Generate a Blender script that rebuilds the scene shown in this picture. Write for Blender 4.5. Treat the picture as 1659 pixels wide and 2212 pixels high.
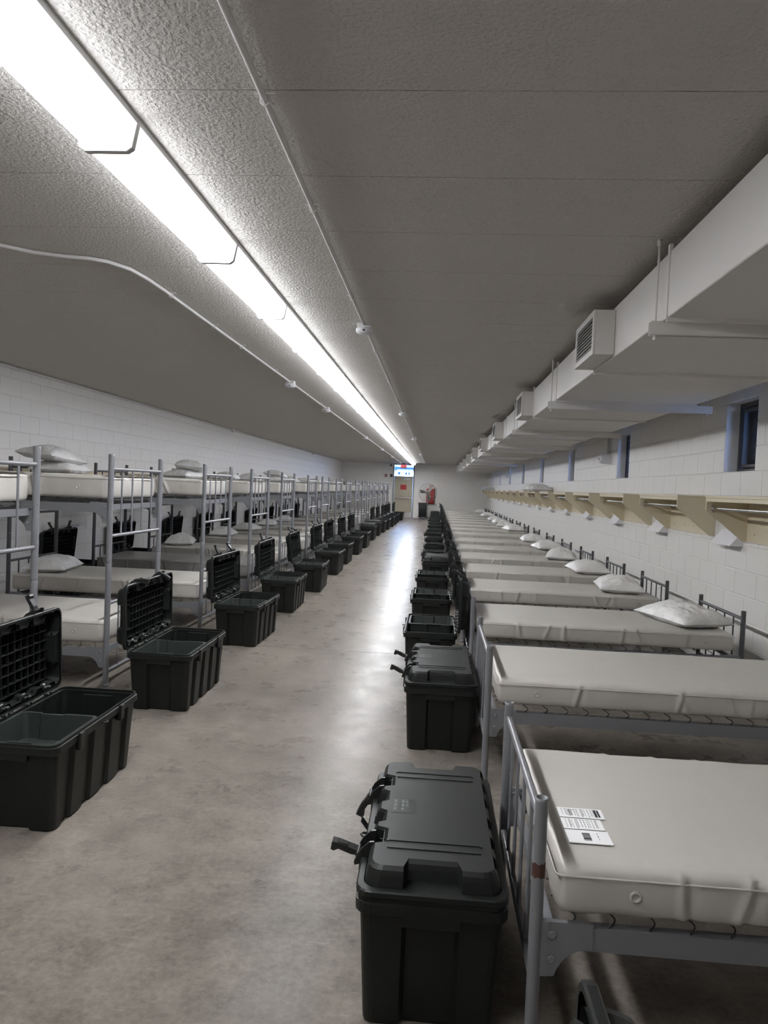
import bpy, math, random
from mathutils import Vector, Matrix, noise
from math import sin, cos, pi, radians

for o in list(bpy.data.objects):
    bpy.data.objects.remove(o, do_unlink=True)
S = bpy.context.scene
COL = S.collection
RNG = random.Random(7)

# ------------------------------------------------------------------ camera
FPX = 1560.0
PITCH, YAW, ROLL = radians(2.02480583), radians(4.08381926), radians(-2.40159084)
CAMZ = 1.52
cam_d = bpy.data.cameras.new('camera')
cam_d.sensor_fit = 'HORIZONTAL'
cam_d.sensor_width = 36.0
cam_d.lens = 36.0 * FPX / 1659.0
cam_d.clip_start = 0.05
cam_d.clip_end = 300
cam = bpy.data.objects.new('camera', cam_d)
COL.objects.link(cam)
Fv = Vector((-sin(YAW) * cos(PITCH), cos(YAW) * cos(PITCH), -sin(PITCH)))
Rv = Vector((cos(YAW), sin(YAW), 0))
Dv = Fv.cross(Rv)
R2 = cos(ROLL) * Rv + sin(ROLL) * Dv
D2 = -sin(ROLL) * Rv + cos(ROLL) * Dv
mw = Matrix((R2, -D2, -Fv)).transposed().to_4x4()
mw.translation = Vector((0, 0, CAMZ))
cam.matrix_world = mw
S.camera = cam

# ------------------------------------------------------------------ world, exposure
world = bpy.data.worlds.new('world')
S.world = world
world.use_nodes = True
wn = world.node_tree
wn.nodes.clear()
wo = wn.nodes.new('ShaderNodeOutputWorld')
wb = wn.nodes.new('ShaderNodeBackground')
wb.inputs['Color'].default_value = (0.30, 0.47, 1.0, 1)
wb.inputs['Strength'].default_value = 20.0
wn.links.new(wb.outputs[0], wo.inputs[0])
S.view_settings.view_transform = 'Standard'
S.view_settings.look = 'None'
S.view_settings.exposure = 0.0
S.view_settings.gamma = 1.0
S.view_settings.use_curve_mapping = False
S.cycles.use_denoising = True
S.cycles.max_bounces = 10
S.cycles.diffuse_bounces = 6
S.cycles.caustics_reflective = False
S.cycles.caustics_refractive = False
S.cycles.sample_clamp_indirect = 6.0
# daylight on the street behind the exit door
sun_d = bpy.data.lights.new('sun', 'SUN')
sun_d.energy = 200.0
sun_d.color = (0.20, 0.48, 1.0)
sun_d.angle = 0.02
sun = bpy.data.objects.new('sun', sun_d)
COL.objects.link(sun)
sun.rotation_euler = Vector((0.12, 0.80, -0.60)).to_track_quat('-Z', 'Y').to_euler()
LAMP = 52.0            # brightness of the ceiling lamps' lenses

# ------------------------------------------------------------------ dimensions
XL, XR, YF, YB, ZC = -4.87, 2.53, 36.45, -1.2, 2.715
COURSE0, COURSE, BLOCK = 0.139, 0.2032, 0.4064

# ------------------------------------------------------------------ materials
MATS = {}


def mat(name, col, rough=0.5, metal=0.0, spec=0.5, bump=None, mottle=None, chips=None, coat=0.0, transm=0.0):
    """bump=(scale, strength, dist[, stretch xyz]); mottle=(scale, amount); chips=(scale, threshold, colour)"""
    m = bpy.data.materials.new(name)
    m.use_nodes = True
    nt = m.node_tree
    b = nt.nodes['Principled BSDF']
    b.inputs['Base Color'].default_value = (*col, 1)
    b.inputs['Roughness'].default_value = rough
    b.inputs['Metallic'].default_value = metal
    b.inputs['Specular IOR Level'].default_value = spec
    b.inputs['Coat Weight'].default_value = coat
    b.inputs['Coat Roughness'].default_value = 0.15
    if transm:
        b.inputs['Transmission Weight'].default_value = transm
    tc = None
    if bump or mottle or chips:
        tc = nt.nodes.new('ShaderNodeTexCoord')
    colsock = None
    if mottle:
        n = nt.nodes.new('ShaderNodeTexNoise')
        n.inputs['Scale'].default_value = mottle[0]
        n.inputs['Detail'].default_value = 6
        nt.links.new(tc.outputs['Object'], n.inputs['Vector'])
        r = nt.nodes.new('ShaderNodeMapRange')
        r.inputs['From Min'].default_value = 0.3
        r.inputs['From Max'].default_value = 0.7
        r.inputs['To Min'].default_value = 1 - mottle[1]
        r.inputs['To Max'].default_value = 1 + mottle[1]
        nt.links.new(n.outputs['Fac'], r.inputs['Value'])
        mx = nt.nodes.new('ShaderNodeVectorMath')
        mx.operation = 'SCALE'
        mx.inputs[0].default_value = col
        nt.links.new(r.outputs[0], mx.inputs['Scale'])
        colsock = mx.outputs[0]
    if chips:
        n = nt.nodes.new('ShaderNodeTexNoise')
        n.inputs['Scale'].default_value = chips[0]
        n.inputs['Detail'].default_value = 4
        nt.links.new(tc.outputs['Object'], n.inputs['Vector'])
        st = nt.nodes.new('ShaderNodeMath')
        st.operation = 'GREATER_THAN'
        st.inputs[1].default_value = chips[1]
        nt.links.new(n.outputs['Fac'], st.inputs[0])
        mx = nt.nodes.new('ShaderNodeMix')
        mx.data_type = 'RGBA'
        mx.inputs['A'].default_value = (*col, 1)
        mx.inputs['B'].default_value = (*chips[2], 1)
        if colsock:
            nt.links.new(colsock, mx.inputs['A'])
        nt.links.new(st.outputs[0], mx.inputs['Factor'])
        colsock = mx.outputs['Result']
    if colsock:
        nt.links.new(colsock, b.inputs['Base Color'])
    if bump:
        v = tc.outputs['Object']
        if len(bump) > 3:
            mp = nt.nodes.new('ShaderNodeMapping')
            mp.inputs['Scale'].default_value = bump[3]
            nt.links.new(v, mp.inputs['Vector'])
            v = mp.outputs[0]
        n = nt.nodes.new('ShaderNodeTexNoise')
        n.inputs['Scale'].default_value = bump[0]
        n.inputs['Detail'].default_value = 5
        nt.links.new(v, n.inputs['Vector'])
        bp = nt.nodes.new('ShaderNodeBump')
        bp.inputs['Strength'].default_value = bump[1]
        bp.inputs['Distance'].default_value = bump[2]
        nt.links.new(n.outputs['Fac'], bp.inputs['Height'])
        nt.links.new(bp.outputs[0], b.inputs['Normal'])
    MATS[name] = m
    return m


def emit(name, col, strength):
    m = bpy.data.materials.new(name)
    m.use_nodes = True
    nt = m.node_tree
    b = nt.nodes['Principled BSDF']
    b.inputs['Base Color'].default_value = (0.9, 0.9, 0.9, 1)
    b.inputs['Roughness'].default_value = 0.3
    b.inputs['Emission Color'].default_value = (*col, 1)
    b.inputs['Emission Strength'].default_value = strength
    MATS[name] = m
    return m


mat('wall_paint', (0.80, 0.785, 0.76), 0.42, bump=(60, 0.25, 0.004))
mat('ceiling_texture', (0.64, 0.615, 0.58), 0.85, spec=0.2, bump=(75, 1.0, 0.012))
mat('ceiling_joint', (0.42, 0.40, 0.38), 0.9)
mat('light_metal', (0.8, 0.8, 0.8), 0.4)
emit('lamp_lens', (0.97, 0.98, 1.0), LAMP)
emit('lamp_lens_side', (0.93, 0.95, 1.0), LAMP * 0.2)
mat('conduit_paint', (0.74, 0.73, 0.72), 0.8, spec=0.12)
mat('duct_paint', (0.72, 0.70, 0.68), 0.42, mottle=(1.2, 0.03))
mat('galvanised', (0.5, 0.5, 0.5), 0.35, metal=0.7)
mat('grille_dark', (0.10, 0.10, 0.10), 0.6)
mat('bed_grey', (0.175, 0.178, 0.192), 0.32, spec=0.5, chips=(38, 0.76, (0.05, 0.035, 0.03)))
mat('bed_dark', (0.06, 0.062, 0.068), 0.38, chips=(30, 0.78, (0.04, 0.03, 0.03)))
mat('rust', (0.07, 0.03, 0.022), 0.8, mottle=(80, 0.4))
mat('spring_wire', (0.05, 0.05, 0.05), 0.45, metal=0.6)
mat('mattress_vinyl', (0.50, 0.48, 0.445), 0.33, spec=0.5, bump=(5, 0.12, 0.02, (1.0, 1.0, 0.6)), mottle=(3, 0.03))
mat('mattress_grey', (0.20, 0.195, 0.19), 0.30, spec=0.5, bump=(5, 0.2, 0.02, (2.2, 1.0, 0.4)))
mat('pillow_vinyl', (0.78, 0.775, 0.76), 0.3, spec=0.5, bump=(14, 0.9, 0.025))
mat('trunk_green', (0.0088, 0.0107, 0.0096), 0.42, spec=0.36, bump=(220, 0.08, 0.002), mottle=(5, 0.12))
mat('tray_green', (0.027, 0.033, 0.030), 0.38, spec=0.45, bump=(220, 0.08, 0.002))
mat('trunk_black', (0.010, 0.011, 0.011), 0.4, spec=0.5)
mat('sticker_dark', (0.018, 0.022, 0.02), 0.3)
mat('print_grey', (0.10, 0.11, 0.105), 0.5)
mat('label_white', (0.86, 0.86, 0.87), 0.5)
mat('print_black', (0.02, 0.02, 0.02), 0.5)
mat('shelf_beige', (0.66, 0.585, 0.43), 0.42)
mat('chrome', (0.78, 0.78, 0.78), 0.12, metal=1.0)
mat('white_box', (0.80, 0.80, 0.83), 0.4)
mat('window_frame', (0.035, 0.033, 0.032), 0.4)
mat('brick_dark', (0.06, 0.05, 0.045), 0.8)
mat('door_beige', (0.44, 0.395, 0.30), 0.4)
mat('door_frame', (0.19, 0.17, 0.13), 0.45)
mat('stainless', (0.6, 0.6, 0.6), 0.25, metal=1.0)
mat('sign_red', (0.52, 0.035, 0.03), 0.45)
mat('sign_dark_red', (0.24, 0.015, 0.015), 0.45)
mat('cabinet_red', (0.40, 0.012, 0.014), 0.35)
mat('fan_grey', (0.10, 0.105, 0.092), 0.4)
mat('fan_wire', (0.26, 0.27, 0.25), 0.4)
mat('bin_grey', (0.035, 0.038, 0.042), 0.5)
emit('exit_red', (1.0, 0.05, 0.08), 1.6)
mat('exit_housing', (0.75, 0.7, 0.7), 0.4)
mat('device_black', (0.02, 0.022, 0.028), 0.4)
mat('facade_pale', (0.62, 0.55, 0.50), 0.8, spec=0.2)
mat('facade_blue', (0.006, 0.012, 0.03), 0.8, spec=0.1)
mat('facade_glass', (0.003, 0.006, 0.014), 0.8, spec=0.1)
mat('asphalt', (0.07, 0.07, 0.07), 0.9)

# window glass: clear pane with a reflection
g = bpy.data.materials.new('window_glass')
g.use_nodes = True
gn = g.node_tree
gn.nodes.clear()
go = gn.nodes.new('ShaderNodeOutputMaterial')
gm = gn.nodes.new('ShaderNodeMixShader')
gt = gn.nodes.new('ShaderNodeBsdfTransparent')
gt.inputs[0].default_value = (0.92, 0.95, 0.96, 1)
gg = gn.nodes.new('ShaderNodeBsdfGlossy')
gg.inputs['Roughness'].default_value = 0.02
gf = gn.nodes.new('ShaderNodeFresnel')
gf.inputs[0].default_value = 1.35
gn.links.new(gf.outputs[0], gm.inputs[0])
gn.links.new(gt.outputs[0], gm.inputs[1])
gn.links.new(gg.outputs[0], gm.inputs[2])
gn.links.new(gm.outputs[0], go.inputs[0])
MATS['window_glass'] = g


def concrete():
    m = bpy.data.materials.new('concrete')
    m.use_nodes = True
    nt = m.node_tree
    b = nt.nodes['Principled BSDF']
    tc = nt.nodes.new('ShaderNodeTexCoord')

    def nz(scale, detail, rough=0.55, stretch=None, dist=0.0):
        n = nt.nodes.new('ShaderNodeTexNoise')
        n.inputs['Scale'].default_value = scale
        n.inputs['Detail'].default_value = detail
        n.inputs['Roughness'].default_value = rough
        n.inputs['Distortion'].default_value = 0.0
        if stretch:
            mp = nt.nodes.new('ShaderNodeMapping')
            mp.inputs['Scale'].default_value = stretch
            mp.inputs['Rotation'].default_value = (0, 0, 0.5)
            nt.links.new(tc.outputs['Object'], mp.inputs['Vector'])
            nt.links.new(mp.outputs[0], n.inputs['Vector'])
        else:
            nt.links.new(tc.outputs['Object'], n.inputs['Vector'])
        return n.outputs['Fac']

    def ramp(f, stops):
        r = nt.nodes.new('ShaderNodeValToRGB')
        el = r.color_ramp.elements
        while len(el) < len(stops):
            el.new(0.5)
        for e, (p, c) in zip(el, stops):
            e.position = p
            e.color = (*c, 1)
        nt.links.new(f, r.inputs[0])
        return r.outputs[0]

    def math2(op, a, b_):
        n = nt.nodes.new('ShaderNodeMath')
        n.operation = op
        for k, v in enumerate((a, b_)):
            if isinstance(v, float):
                n.inputs[k].default_value = v
            else:
                nt.links.new(v, n.inputs[k])
        return n.outputs[0]
    n1 = math2('MULTIPLY', math2('SUBTRACT', nz(0.9, 10, 0.66), 0.5), 1.5)
    n2 = math2('MULTIPLY', math2('SUBTRACT', nz(6.0, 12, 0.75), 0.5), 1.5)
    n3 = math2('MULTIPLY', math2('SUBTRACT', nz(45.0, 8, 0.7), 0.5), 0.9)
    st = math2('MULTIPLY', math2('MAXIMUM', math2('SUBTRACT', nz(5.0, 5, 0.7, (1, 7, 1)), 0.58), 0.0), 2.2)
    tot = math2('ADD', math2('ADD', math2('ADD', n1, n2), math2('ADD', n3, st)), 1.0)
    vm = nt.nodes.new('ShaderNodeVectorMath')
    vm.operation = 'SCALE'
    vm.inputs[0].default_value = (0.158, 0.140, 0.121)
    nt.links.new(tot, vm.inputs['Scale'])
    nt.links.new(vm.outputs[0], b.inputs['Base Color'])
    rr = nt.nodes.new('ShaderNodeMapRange')
    rr.inputs['From Min'].default_value = 0.3
    rr.inputs['From Max'].default_value = 0.7
    rr.inputs['To Min'].default_value = 0.24
    rr.inputs['To Max'].default_value = 0.35
    nt.links.new(nz(3.5, 7, 0.7, None, 1.0), rr.inputs['Value'])
    nt.links.new(rr.outputs[0], b.inputs['Roughness'])
    b.inputs['Specular IOR Level'].default_value = 0.05
    bp = nt.nodes.new('ShaderNodeBump')
    bp.inputs['Strength'].default_value = 0.06
    bp.inputs['Distance'].default_value = 0.01
    nt.links.new(nz(26, 5, 0.6), bp.inputs['Height'])
    nt.links.new(bp.outputs[0], b.inputs['Normal'])
    MATS['concrete'] = m


concrete()


# ------------------------------------------------------------------ mesh helpers
class MB:
    def __init__(self):
        self.v, self.f, self.sm = [], [], []

    def add(self, vs, fs, smooth=False):
        o = len(self.v)
        self.v += [tuple(p) for p in vs]
        self.f += [tuple(i + o for i in f) for f in fs]
        self.sm += [smooth] * len(fs)
        return self

    def box(self, x0, x1, y0, y1, z0, z1):
        vs = [(x, y, z) for z in (z0, z1) for x, y in ((x0, y0), (x1, y0), (x1, y1), (x0, y1))]
        return self.add(vs, [(3, 2, 1, 0), (4, 5, 6, 7), (0, 1, 5, 4), (1, 2, 6, 5), (2, 3, 7, 6), (3, 0, 4, 7)])

    def bbox(self, x0, x1, y0, y1, z0, z1, c):
        """box with chamfered edges"""
        vs, idx = [], {}
        lo, hi = (x0, y0, z0), (x1, y1, z1)
        for ax in range(3):
            for s in (0, 1):
                for a in (0, 1):
                    for b in (0, 1):
                        oth = [i for i in range(3) if i != ax]
                        p = [0, 0, 0]
                        p[ax] = (lo, hi)[s][ax]
                        for q, t in zip(oth, (a, b)):
                            p[q] = (lo[q] + c, hi[q] - c)[t]
                        key = [0, 0, 0]
                        key[ax] = s
                        key[oth[0]] = a
                        key[oth[1]] = b
                        idx[(ax, tuple(key))] = len(vs)
                        vs.append(tuple(p))
        fs = []
        cen = Vector([(l + h) / 2 for l, h in zip(lo, hi)])

        def face(ids):
            ps = [Vector(vs[i]) for i in ids]
            n = (ps[1] - ps[0]).cross(ps[2] - ps[0])
            if n.dot(sum(ps, Vector()) / len(ps) - cen) < 0:
                ids = ids[::-1]
            fs.append(tuple(ids))
        for ax in range(3):
            oth = [i for i in range(3) if i != ax]
            for s in (0, 1):
                ids = []
                for a, b in ((0, 0), (1, 0), (1, 1), (0, 1)):
                    k = [0, 0, 0]
                    k[ax], k[oth[0]], k[oth[1]] = s, a, b
                    ids.append(idx[(ax, tuple(k))])
                face(ids)
        for ax in range(3):
            a1, a2 = [i for i in range(3) if i != ax]
            for s1 in (0, 1):
                for s2 in (0, 1):
                    k0, k1 = [0, 0, 0], [0, 0, 0]
                    k0[a1] = k1[a1] = s1
                    k0[a2] = k1[a2] = s2
                    k1[ax] = 1
                    face([idx[(a1, tuple(k0))], idx[(a1, tuple(k1))], idx[(a2, tuple(k1))], idx[(a2, tuple(k0))]])
        for k in [(i, j, l) for i in (0, 1) for j in (0, 1) for l in (0, 1)]:
            face([idx[(0, k)], idx[(1, k)], idx[(2, k)]])
        return self.add(vs, fs)

    def tube(self, pts, r, n=10, cap=True, rs=None):
        pts = [Vector(p) for p in pts]
        vs, fs = [], []
        up = None
        for i, p in enumerate(pts):
            if i == 0:
                d = pts[1] - p
            elif i == len(pts) - 1:
                d = p - pts[i - 1]
            else:
                d = (pts[i + 1] - p).normalized() + (p - pts[i - 1]).normalized()
            d.normalize()
            if up is None:
                up = Vector((0, 0, 1)) if abs(d.z) < 0.9 else Vector((1, 0, 0))
            a = d.cross(up)
            if a.length < 1e-6:
                a = d.orthogonal()
            a.normalize()
            b = a.cross(d)
            up = b
            rad = rs[i] if rs else r
            for k in range(n):
                t = 2 * pi * k / n
                vs.append(p + (a * cos(t) + b * sin(t)) * rad)
        for i in range(len(pts) - 1):
            for k in range(n):
                k2 = (k + 1) % n
                fs.append((i * n + k, i * n + k2, (i + 1) * n + k2, (i + 1) * n + k))
        self.add(vs, fs, True)
        if cap:
            self.add(vs[:n], [tuple(range(n))[::-1]])
            self.add(vs[-n:], [tuple(range(n))])
        return self

    def prism(self, poly, axis, a0, a1):
        """poly: 2d points; axis 0: (y,z) swept in x; 1: (x,z) in y; 2: (x,y) in z"""
        def P(p, t):
            return {0: (t, p[0], p[1]), 1: (p[0], t, p[1]), 2: (p[0], p[1], t)}[axis]
        n = len(poly)
        vs = [P(p, a0) for p in poly] + [P(p, a1) for p in poly]
        fs = [tuple(range(n))[::-1], tuple(range(n, 2 * n))]
        fs += [(i, (i + 1) % n, (i + 1) % n + n, i + n) for i in range(n)]
        return self.add(vs, fs)

    def loft(self, rings, cap0=True, cap1=True, smooth=False):
        n = len(rings[0])
        vs = [p for r in rings for p in r]
        fs = []
        for i in range(len(rings) - 1):
            for k in range(n):
                k2 = (k + 1) % n
                fs.append((i * n + k, i * n + k2, (i + 1) * n + k2, (i + 1) * n + k))
        self.add(vs, fs, smooth)
        o = len(self.v) - len(vs)
        if cap0:
            self.f.append(tuple(o + k for k in range(n))[::-1])
            self.sm.append(False)
        if cap1:
            self.f.append(tuple(o + (len(rings) - 1) * n + k for k in range(n)))
            self.sm.append(False)
        return self

    def lathe(self, prof, n=20, axis='z', cen=(0, 0, 0), smooth=True):
        rings = []
        for r, h in prof:
            ring = []
            for k in range(n):
                t = 2 * pi * k / n
                a, b = r * cos(t), r * sin(t)
                p = {'z': (a, b, h), 'x': (h, a, b), 'y': (b, h, a)}[axis]
                ring.append((p[0] + cen[0], p[1] + cen[1], p[2] + cen[2]))
            rings.append(ring)
        return self.loft(rings, True, True, smooth)

    def mesh(self, name, material):
        me = bpy.data.meshes.new(name)
        me.from_pydata(self.v, [], self.f)
        me.materials.append(MATS[material])
        me.polygons.foreach_set('use_smooth', self.sm)
        me.update()
        return me


def obj(name, me, parent=None, loc=(0, 0, 0), rot=(0, 0, 0)):
    o = bpy.data.objects.new(name, me)
    COL.objects.link(o)
    o.parent = parent
    o.location = loc
    o.rotation_euler = rot
    return o


def tag(o, label, cat, group=None):
    o['label'] = label
    o['category'] = cat
    if group:
        o['group'] = group
    return o


def struct(o):
    o['kind'] = 'structure'
    return o


def stuff(o):
    o['kind'] = 'stuff'
    return o


# a template is a list of parts: (name, mesh, loc, rot, [sub-parts], label or None)
def T(name, me, loc=(0, 0, 0), rot=(0, 0, 0), sub=(), label=None):
    return (name, me, loc, rot, sub, label)


def build(parts, parent):
    for name, me, loc, rot, sub, label in parts:
        o = obj(name, me, parent, loc, rot)
        if label:
            o['label'] = label
        build(sub, o)


def thing(name, parts, label, cat, loc=(0, 0, 0), rz=0.0, group=None):
    e = obj(name, None, None, loc, (0, 0, rz))
    e.empty_display_size = 0.1
    tag(e, label, cat, group)
    build(parts, e)
    return e


ORD = ['first', 'second', 'third', 'fourth', 'fifth', 'sixth', 'seventh', 'eighth', 'ninth', 'tenth', 'eleventh', 'twelfth',
       'thirteenth', 'fourteenth', 'fifteenth', 'sixteenth', 'seventeenth', 'eighteenth', 'nineteenth', 'twentieth',
       'twenty-first', 'twenty-second', 'twenty-third', 'twenty-fourth', 'twenty-fifth', 'twenty-sixth', 'twenty-seventh',
       'twenty-eighth', 'twenty-ninth', 'thirtieth']


def text_mesh(s, size, material, depth=0.0005):
    cu = bpy.data.curves.new('text', 'FONT')
    cu.body = s
    cu.size = size
    cu.align_x = 'CENTER'
    cu.align_y = 'CENTER'
    cu.extrude = depth
    to = bpy.data.objects.new('text', cu)
    COL.objects.link(to)
    dg = bpy.context.evaluated_depsgraph_get()
    me = bpy.data.meshes.new_from_object(to.evaluated_get(dg))
    bpy.data.objects.remove(to, do_unlink=True)
    me.materials.clear()
    me.materials.append(MATS[material])
    return me


# ------------------------------------------------------------------ the shell
# floor: slabs with sawn control joints
struct(obj('roof', MB().box(XL - 0.3, XR + 0.7, YB - 0.3, YF + 0.4, ZC + 0.101, ZC + 0.3).mesh('roof', 'ceiling_joint')))
fl = struct(obj('floor', MB().box(XL - 0.2, XR + 0.2, YB - 0.2, YF + 0.2, -0.25, -0.006).mesh('floor', 'ceiling_joint')))
joints = [YB, 0.43, 6.53, 12.63, 18.73, 24.83, 30.93, YF]
for a, b in zip(joints, joints[1:]):
    obj('floor_slab', MB().box(XL, XR, a + 0.0025, b - 0.0025, -0.0065, 0.0).mesh('slab', 'concrete'), fl)

# ceiling: textured panels two feet wide
ce = struct(obj('ceiling', MB().box(XL - 0.004, XR + 0.004, YB + 0.002, YF + 0.004, ZC + 0.004, ZC + 0.1).mesh('ceiling', 'ceiling_joint')))
pm = MB().box(XL, XR, 0.003, 0.6045, ZC, ZC + 0.0042).mesh('panel', 'ceiling_texture')
y = 2.217 - 0.6075 * 6
while y < YF - 0.1:
    if y + 0.6045 > YF:
        pl = MB().box(XL, XR, 0.003, YF - y, ZC, ZC + 0.0042).mesh('panel', 'ceiling_texture')
        obj('ceiling_panel', pl, ce, (0, y, 0))
    else:
        obj('ceiling_panel', pm, ce, (0, y, 0))
    y += 0.6075

BM = {}


def block_mesh(w, h, axis, sgn):
    """painted masonry block face, chamfered; axis = direction its face looks"""
    key = (round(w, 3), round(h, 3), axis, sgn)
    if key in BM:
        return BM[key]
    gpx, c, d = 0.0012, 0.0022, 0.0055
    gz, cz = 0.0026, 0.0045
    w0, w1, h0, h1 = gpx, w - gpx, gz, h - gz
    base = [(w0, h0), (w1, h0), (w1, h1), (w0, h1)]
    top = [(w0 + c, h0 + cz), (w1 - c, h0 + cz), (w1 - c, h1 - cz), (w0 + c, h1 - cz)]

    def P(p, t):
        return (t * sgn, p[0], p[1]) if axis == 'x' else (p[0], t * sgn, p[1])
    vs = [P(p, 0) for p in base] + [P(p, d) for p in top]
    fs = [(4, 5, 6, 7)] + [(i, (i + 1) % 4, (i + 1) % 4 + 4, i + 4) for i in range(4)]
    if (axis == 'x' and sgn < 0) or (axis == 'y' and sgn > 0):
        fs = [f[::-1] for f in fs]
    BM[key] = MB().add(vs, fs).mesh('block', 'wall_paint')
    return BM[key]


def rows():
    z, k = 0.0, 0
    lev = [0.0]
    t = COURSE0
    while t < ZC - 0.03:
        lev.append(t)
        t += COURSE
    lev.append(ZC)
    return list(zip(lev, lev[1:]))


def lay_blocks(parent, axis, face, sgn, a0, a1, phase, holes, keep):
    """blocks over [a0,a1]; holes = [(b0,b1,z0,z1)]; keep: sort key picking the 300 that show largest"""
    out = []
    for r, (z0, z1) in enumerate(rows()):
        kk = round((z0 - 1.765) / COURSE)
        ph = phase + (0.5 * BLOCK if kk % 2 else 0)
        cuts = [a0]
        t = ph + math.ceil((a0 - ph) / BLOCK) * BLOCK
        while t < a1 - 0.02:
            if t > a0 + 0.02:
                cuts.append(t)
            t += BLOCK
        cuts.append(a1)
        for p, q in zip(cuts, cuts[1:]):
            segs = [(p, q)]
            for b0, b1, h0, h1 in holes:
                if z1 <= h0 + 0.03 or z0 >= h1 - 0.03:
                    continue
                ns = []
                for s, e in segs:
                    if e <= b0 or s >= b1:
                        ns.append((s, e))
                    else:
                        if s < b0 - 0.02:
                            ns.append((s, b0))
                        if e > b1 + 0.02:
                            ns.append((b1, e))
                segs = ns
            out += [(s, e, z0, z1) for s, e in segs if e - s > 0.03]
    out.sort(key=keep)
    rest = MB()
    for i, (s, e, z0, z1) in enumerate(out):
        me = block_mesh(e - s, z1 - z0, axis, sgn)
        loc = (face, s, z0) if axis == 'x' else (s, face, z0)
        if i < 300:
            obj('block', me, parent, loc)
        else:
            vs = [(v.co[0] + loc[0], v.co[1] + loc[1], v.co[2] + loc[2]) for v in me.vertices]
            rest.add(vs, [tuple(p.vertices) for p in me.polygons])
    if rest.v:
        stuff(obj('block_courses', rest.mesh('block_courses', 'wall_paint'), parent))


DEP = 0.0055
# left wall
wl = struct(obj('wall_left', MB().box(XL - 0.2, XL - DEP, YB - 0.2, YF + 0.25, 0, ZC + 0.1).mesh('wall_left', 'wall_paint')))
lay_blocks(wl, 'x', XL - DEP, 1, YB, YF, 8.73, [], lambda b: abs(b[0] - 11) / 9.0 + (0 if b[2] > 1.5 else 3) + (50 if b[0] < 6 else 0))
# windows in the right wall
WIN = [(5.99 + 3.828 * k, 6.62 + 3.828 * k) for k in range(8)]
WZ0, WZ1 = 1.7649, 2.3745
seg = MB()
seg2 = MB()
for m, x0, x1 in ((seg, XR + DEP, XR + 0.20), (seg2, XR + 0.21, XR + 0.55)):
    m.box(x0, x1, YB, YF + 0.2, 0, WZ0)
    m.box(x0, x1, YB, YF + 0.2, WZ1, ZC + 0.1)
    ed = [YB] + [t for w in WIN for t in w] + [YF + 0.2]
    for a, b in zip(ed[::2], ed[1::2]):
        m.box(x0, x1, a, b, WZ0, WZ1)
wr = struct(obj('wall_right', seg.mesh('wall_right', 'wall_paint')))
struct(obj('wall_exterior', seg2.mesh('wall_exterior', 'brick_dark')))
lay_blocks(wr, 'x', XR + DEP, -1, YB, YF, 6.858, [(a, b, WZ0, WZ1) for a, b in WIN],
           lambda b: b[0] + (100 if b[0] < 4.0 else 0) + (40 if b[3] < 0.4 else 0))
for k, (a, b) in enumerate(WIN):
    w = struct(obj('window_%d' % (k + 1), None, None, (XR, a, WZ0)))
    W, Hh = b - a, WZ1 - WZ0
    fr = MB()
    x0, x1, t = 0.115, 0.165, 0.035
    fr.box(x0, x1, 0, t, 0, Hh)
    fr.box(x0, x1, W - t, W, 0, Hh)
    fr.box(x0, x1, t, W - t, 0, t)
    fr.box(x0, x1, t, W - t, Hh - t, Hh)
    obj('window_frame', fr.mesh('frame', 'window_frame'), w)
    sa = MB()
    for (p, q, r, s) in ((0.05, 0.075, 0.05, Hh - 0.05), (W - 0.075, W - 0.05, 0.05, Hh - 0.05)):
        sa.box(x0 + 0.008, x1 - 0.008, p, q, r, s)
    sa.box(x0 + 0.008, x1 - 0.008, 0.075, W - 0.075, 0.05, 0.075)
    sa.box(x0 + 0.008, x1 - 0.008, 0.075, W - 0.075, Hh - 0.075, Hh - 0.05)
    so = obj('sash', sa.mesh('sash', 'window_frame'), w)
    obj('pane', MB().box(x0 + 0.022, x0 + 0.028, 0.036, W - 0.036, 0.036, Hh - 0.036).mesh('pane', 'window_glass'), w)
    hd = MB().tube([(x0 - 0.012, 0.10, 0.24), (x0 - 0.02, 0.13, 0.235), (x0 - 0.028, 0.22, 0.215)], 0.008, 6)
    hd.box(x0 - 0.012, x0 + 0.01, 0.08, 0.115, 0.18, 0.28)
    obj('handle', hd.mesh('handle', 'window_frame'), so)
    obj('window_sill', MB().box(0.002, 0.115, 0, W, -0.001, 0.006).mesh('sill', 'wall_paint'), w)

# far wall with exit door and transom
DX0, DX1, DZ, TZ0, TZ1 = -2.16, -1.20, 2.03, 2.075, 2.635
fw = MB()
fw.box(XL - 0.2, DX0 - 0.05, YF + DEP, YF + 0.25, 0, ZC + 0.1)
fw.box(DX1 + 0.05, XR + 0.2, YF + DEP, YF + 0.25, 0, ZC + 0.1)
fw.box(DX0 - 0.05, DX1 + 0.05, YF + DEP, YF + 0.25, TZ1 + 0.05, ZC + 0.1)
wf = struct(obj('wall_back', fw.mesh('wall_back', 'wall_paint')))
lay_blocks(wf, 'y', YF + DEP, -1, XL, XR, 0.1, [(DX0 - 0.05, DX1 + 0.05, 0, TZ1 + 0.05)], lambda b: -b[0])
struct(obj('wall_front', MB().box(XL - 0.2, XR + 0.2, YB - 0.2, YB, 0, ZC + 0.1).mesh('wall_front', 'wall_paint')))
# trim lines where walls meet the ceiling
for n, (x0, x1, y0, y1) in enumerate(((XL, XR, YF - 0.03, YF - 0.001), (XR - 0.02, XR - 0.001, YB, YF - 0.03))):
    struct(obj('trim_%d' % (n + 1), MB().box(x0 + 0.001, x1, y0, y1, ZC - 0.045, ZC - 0.001).mesh('trim', 'conduit_paint')))

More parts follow.
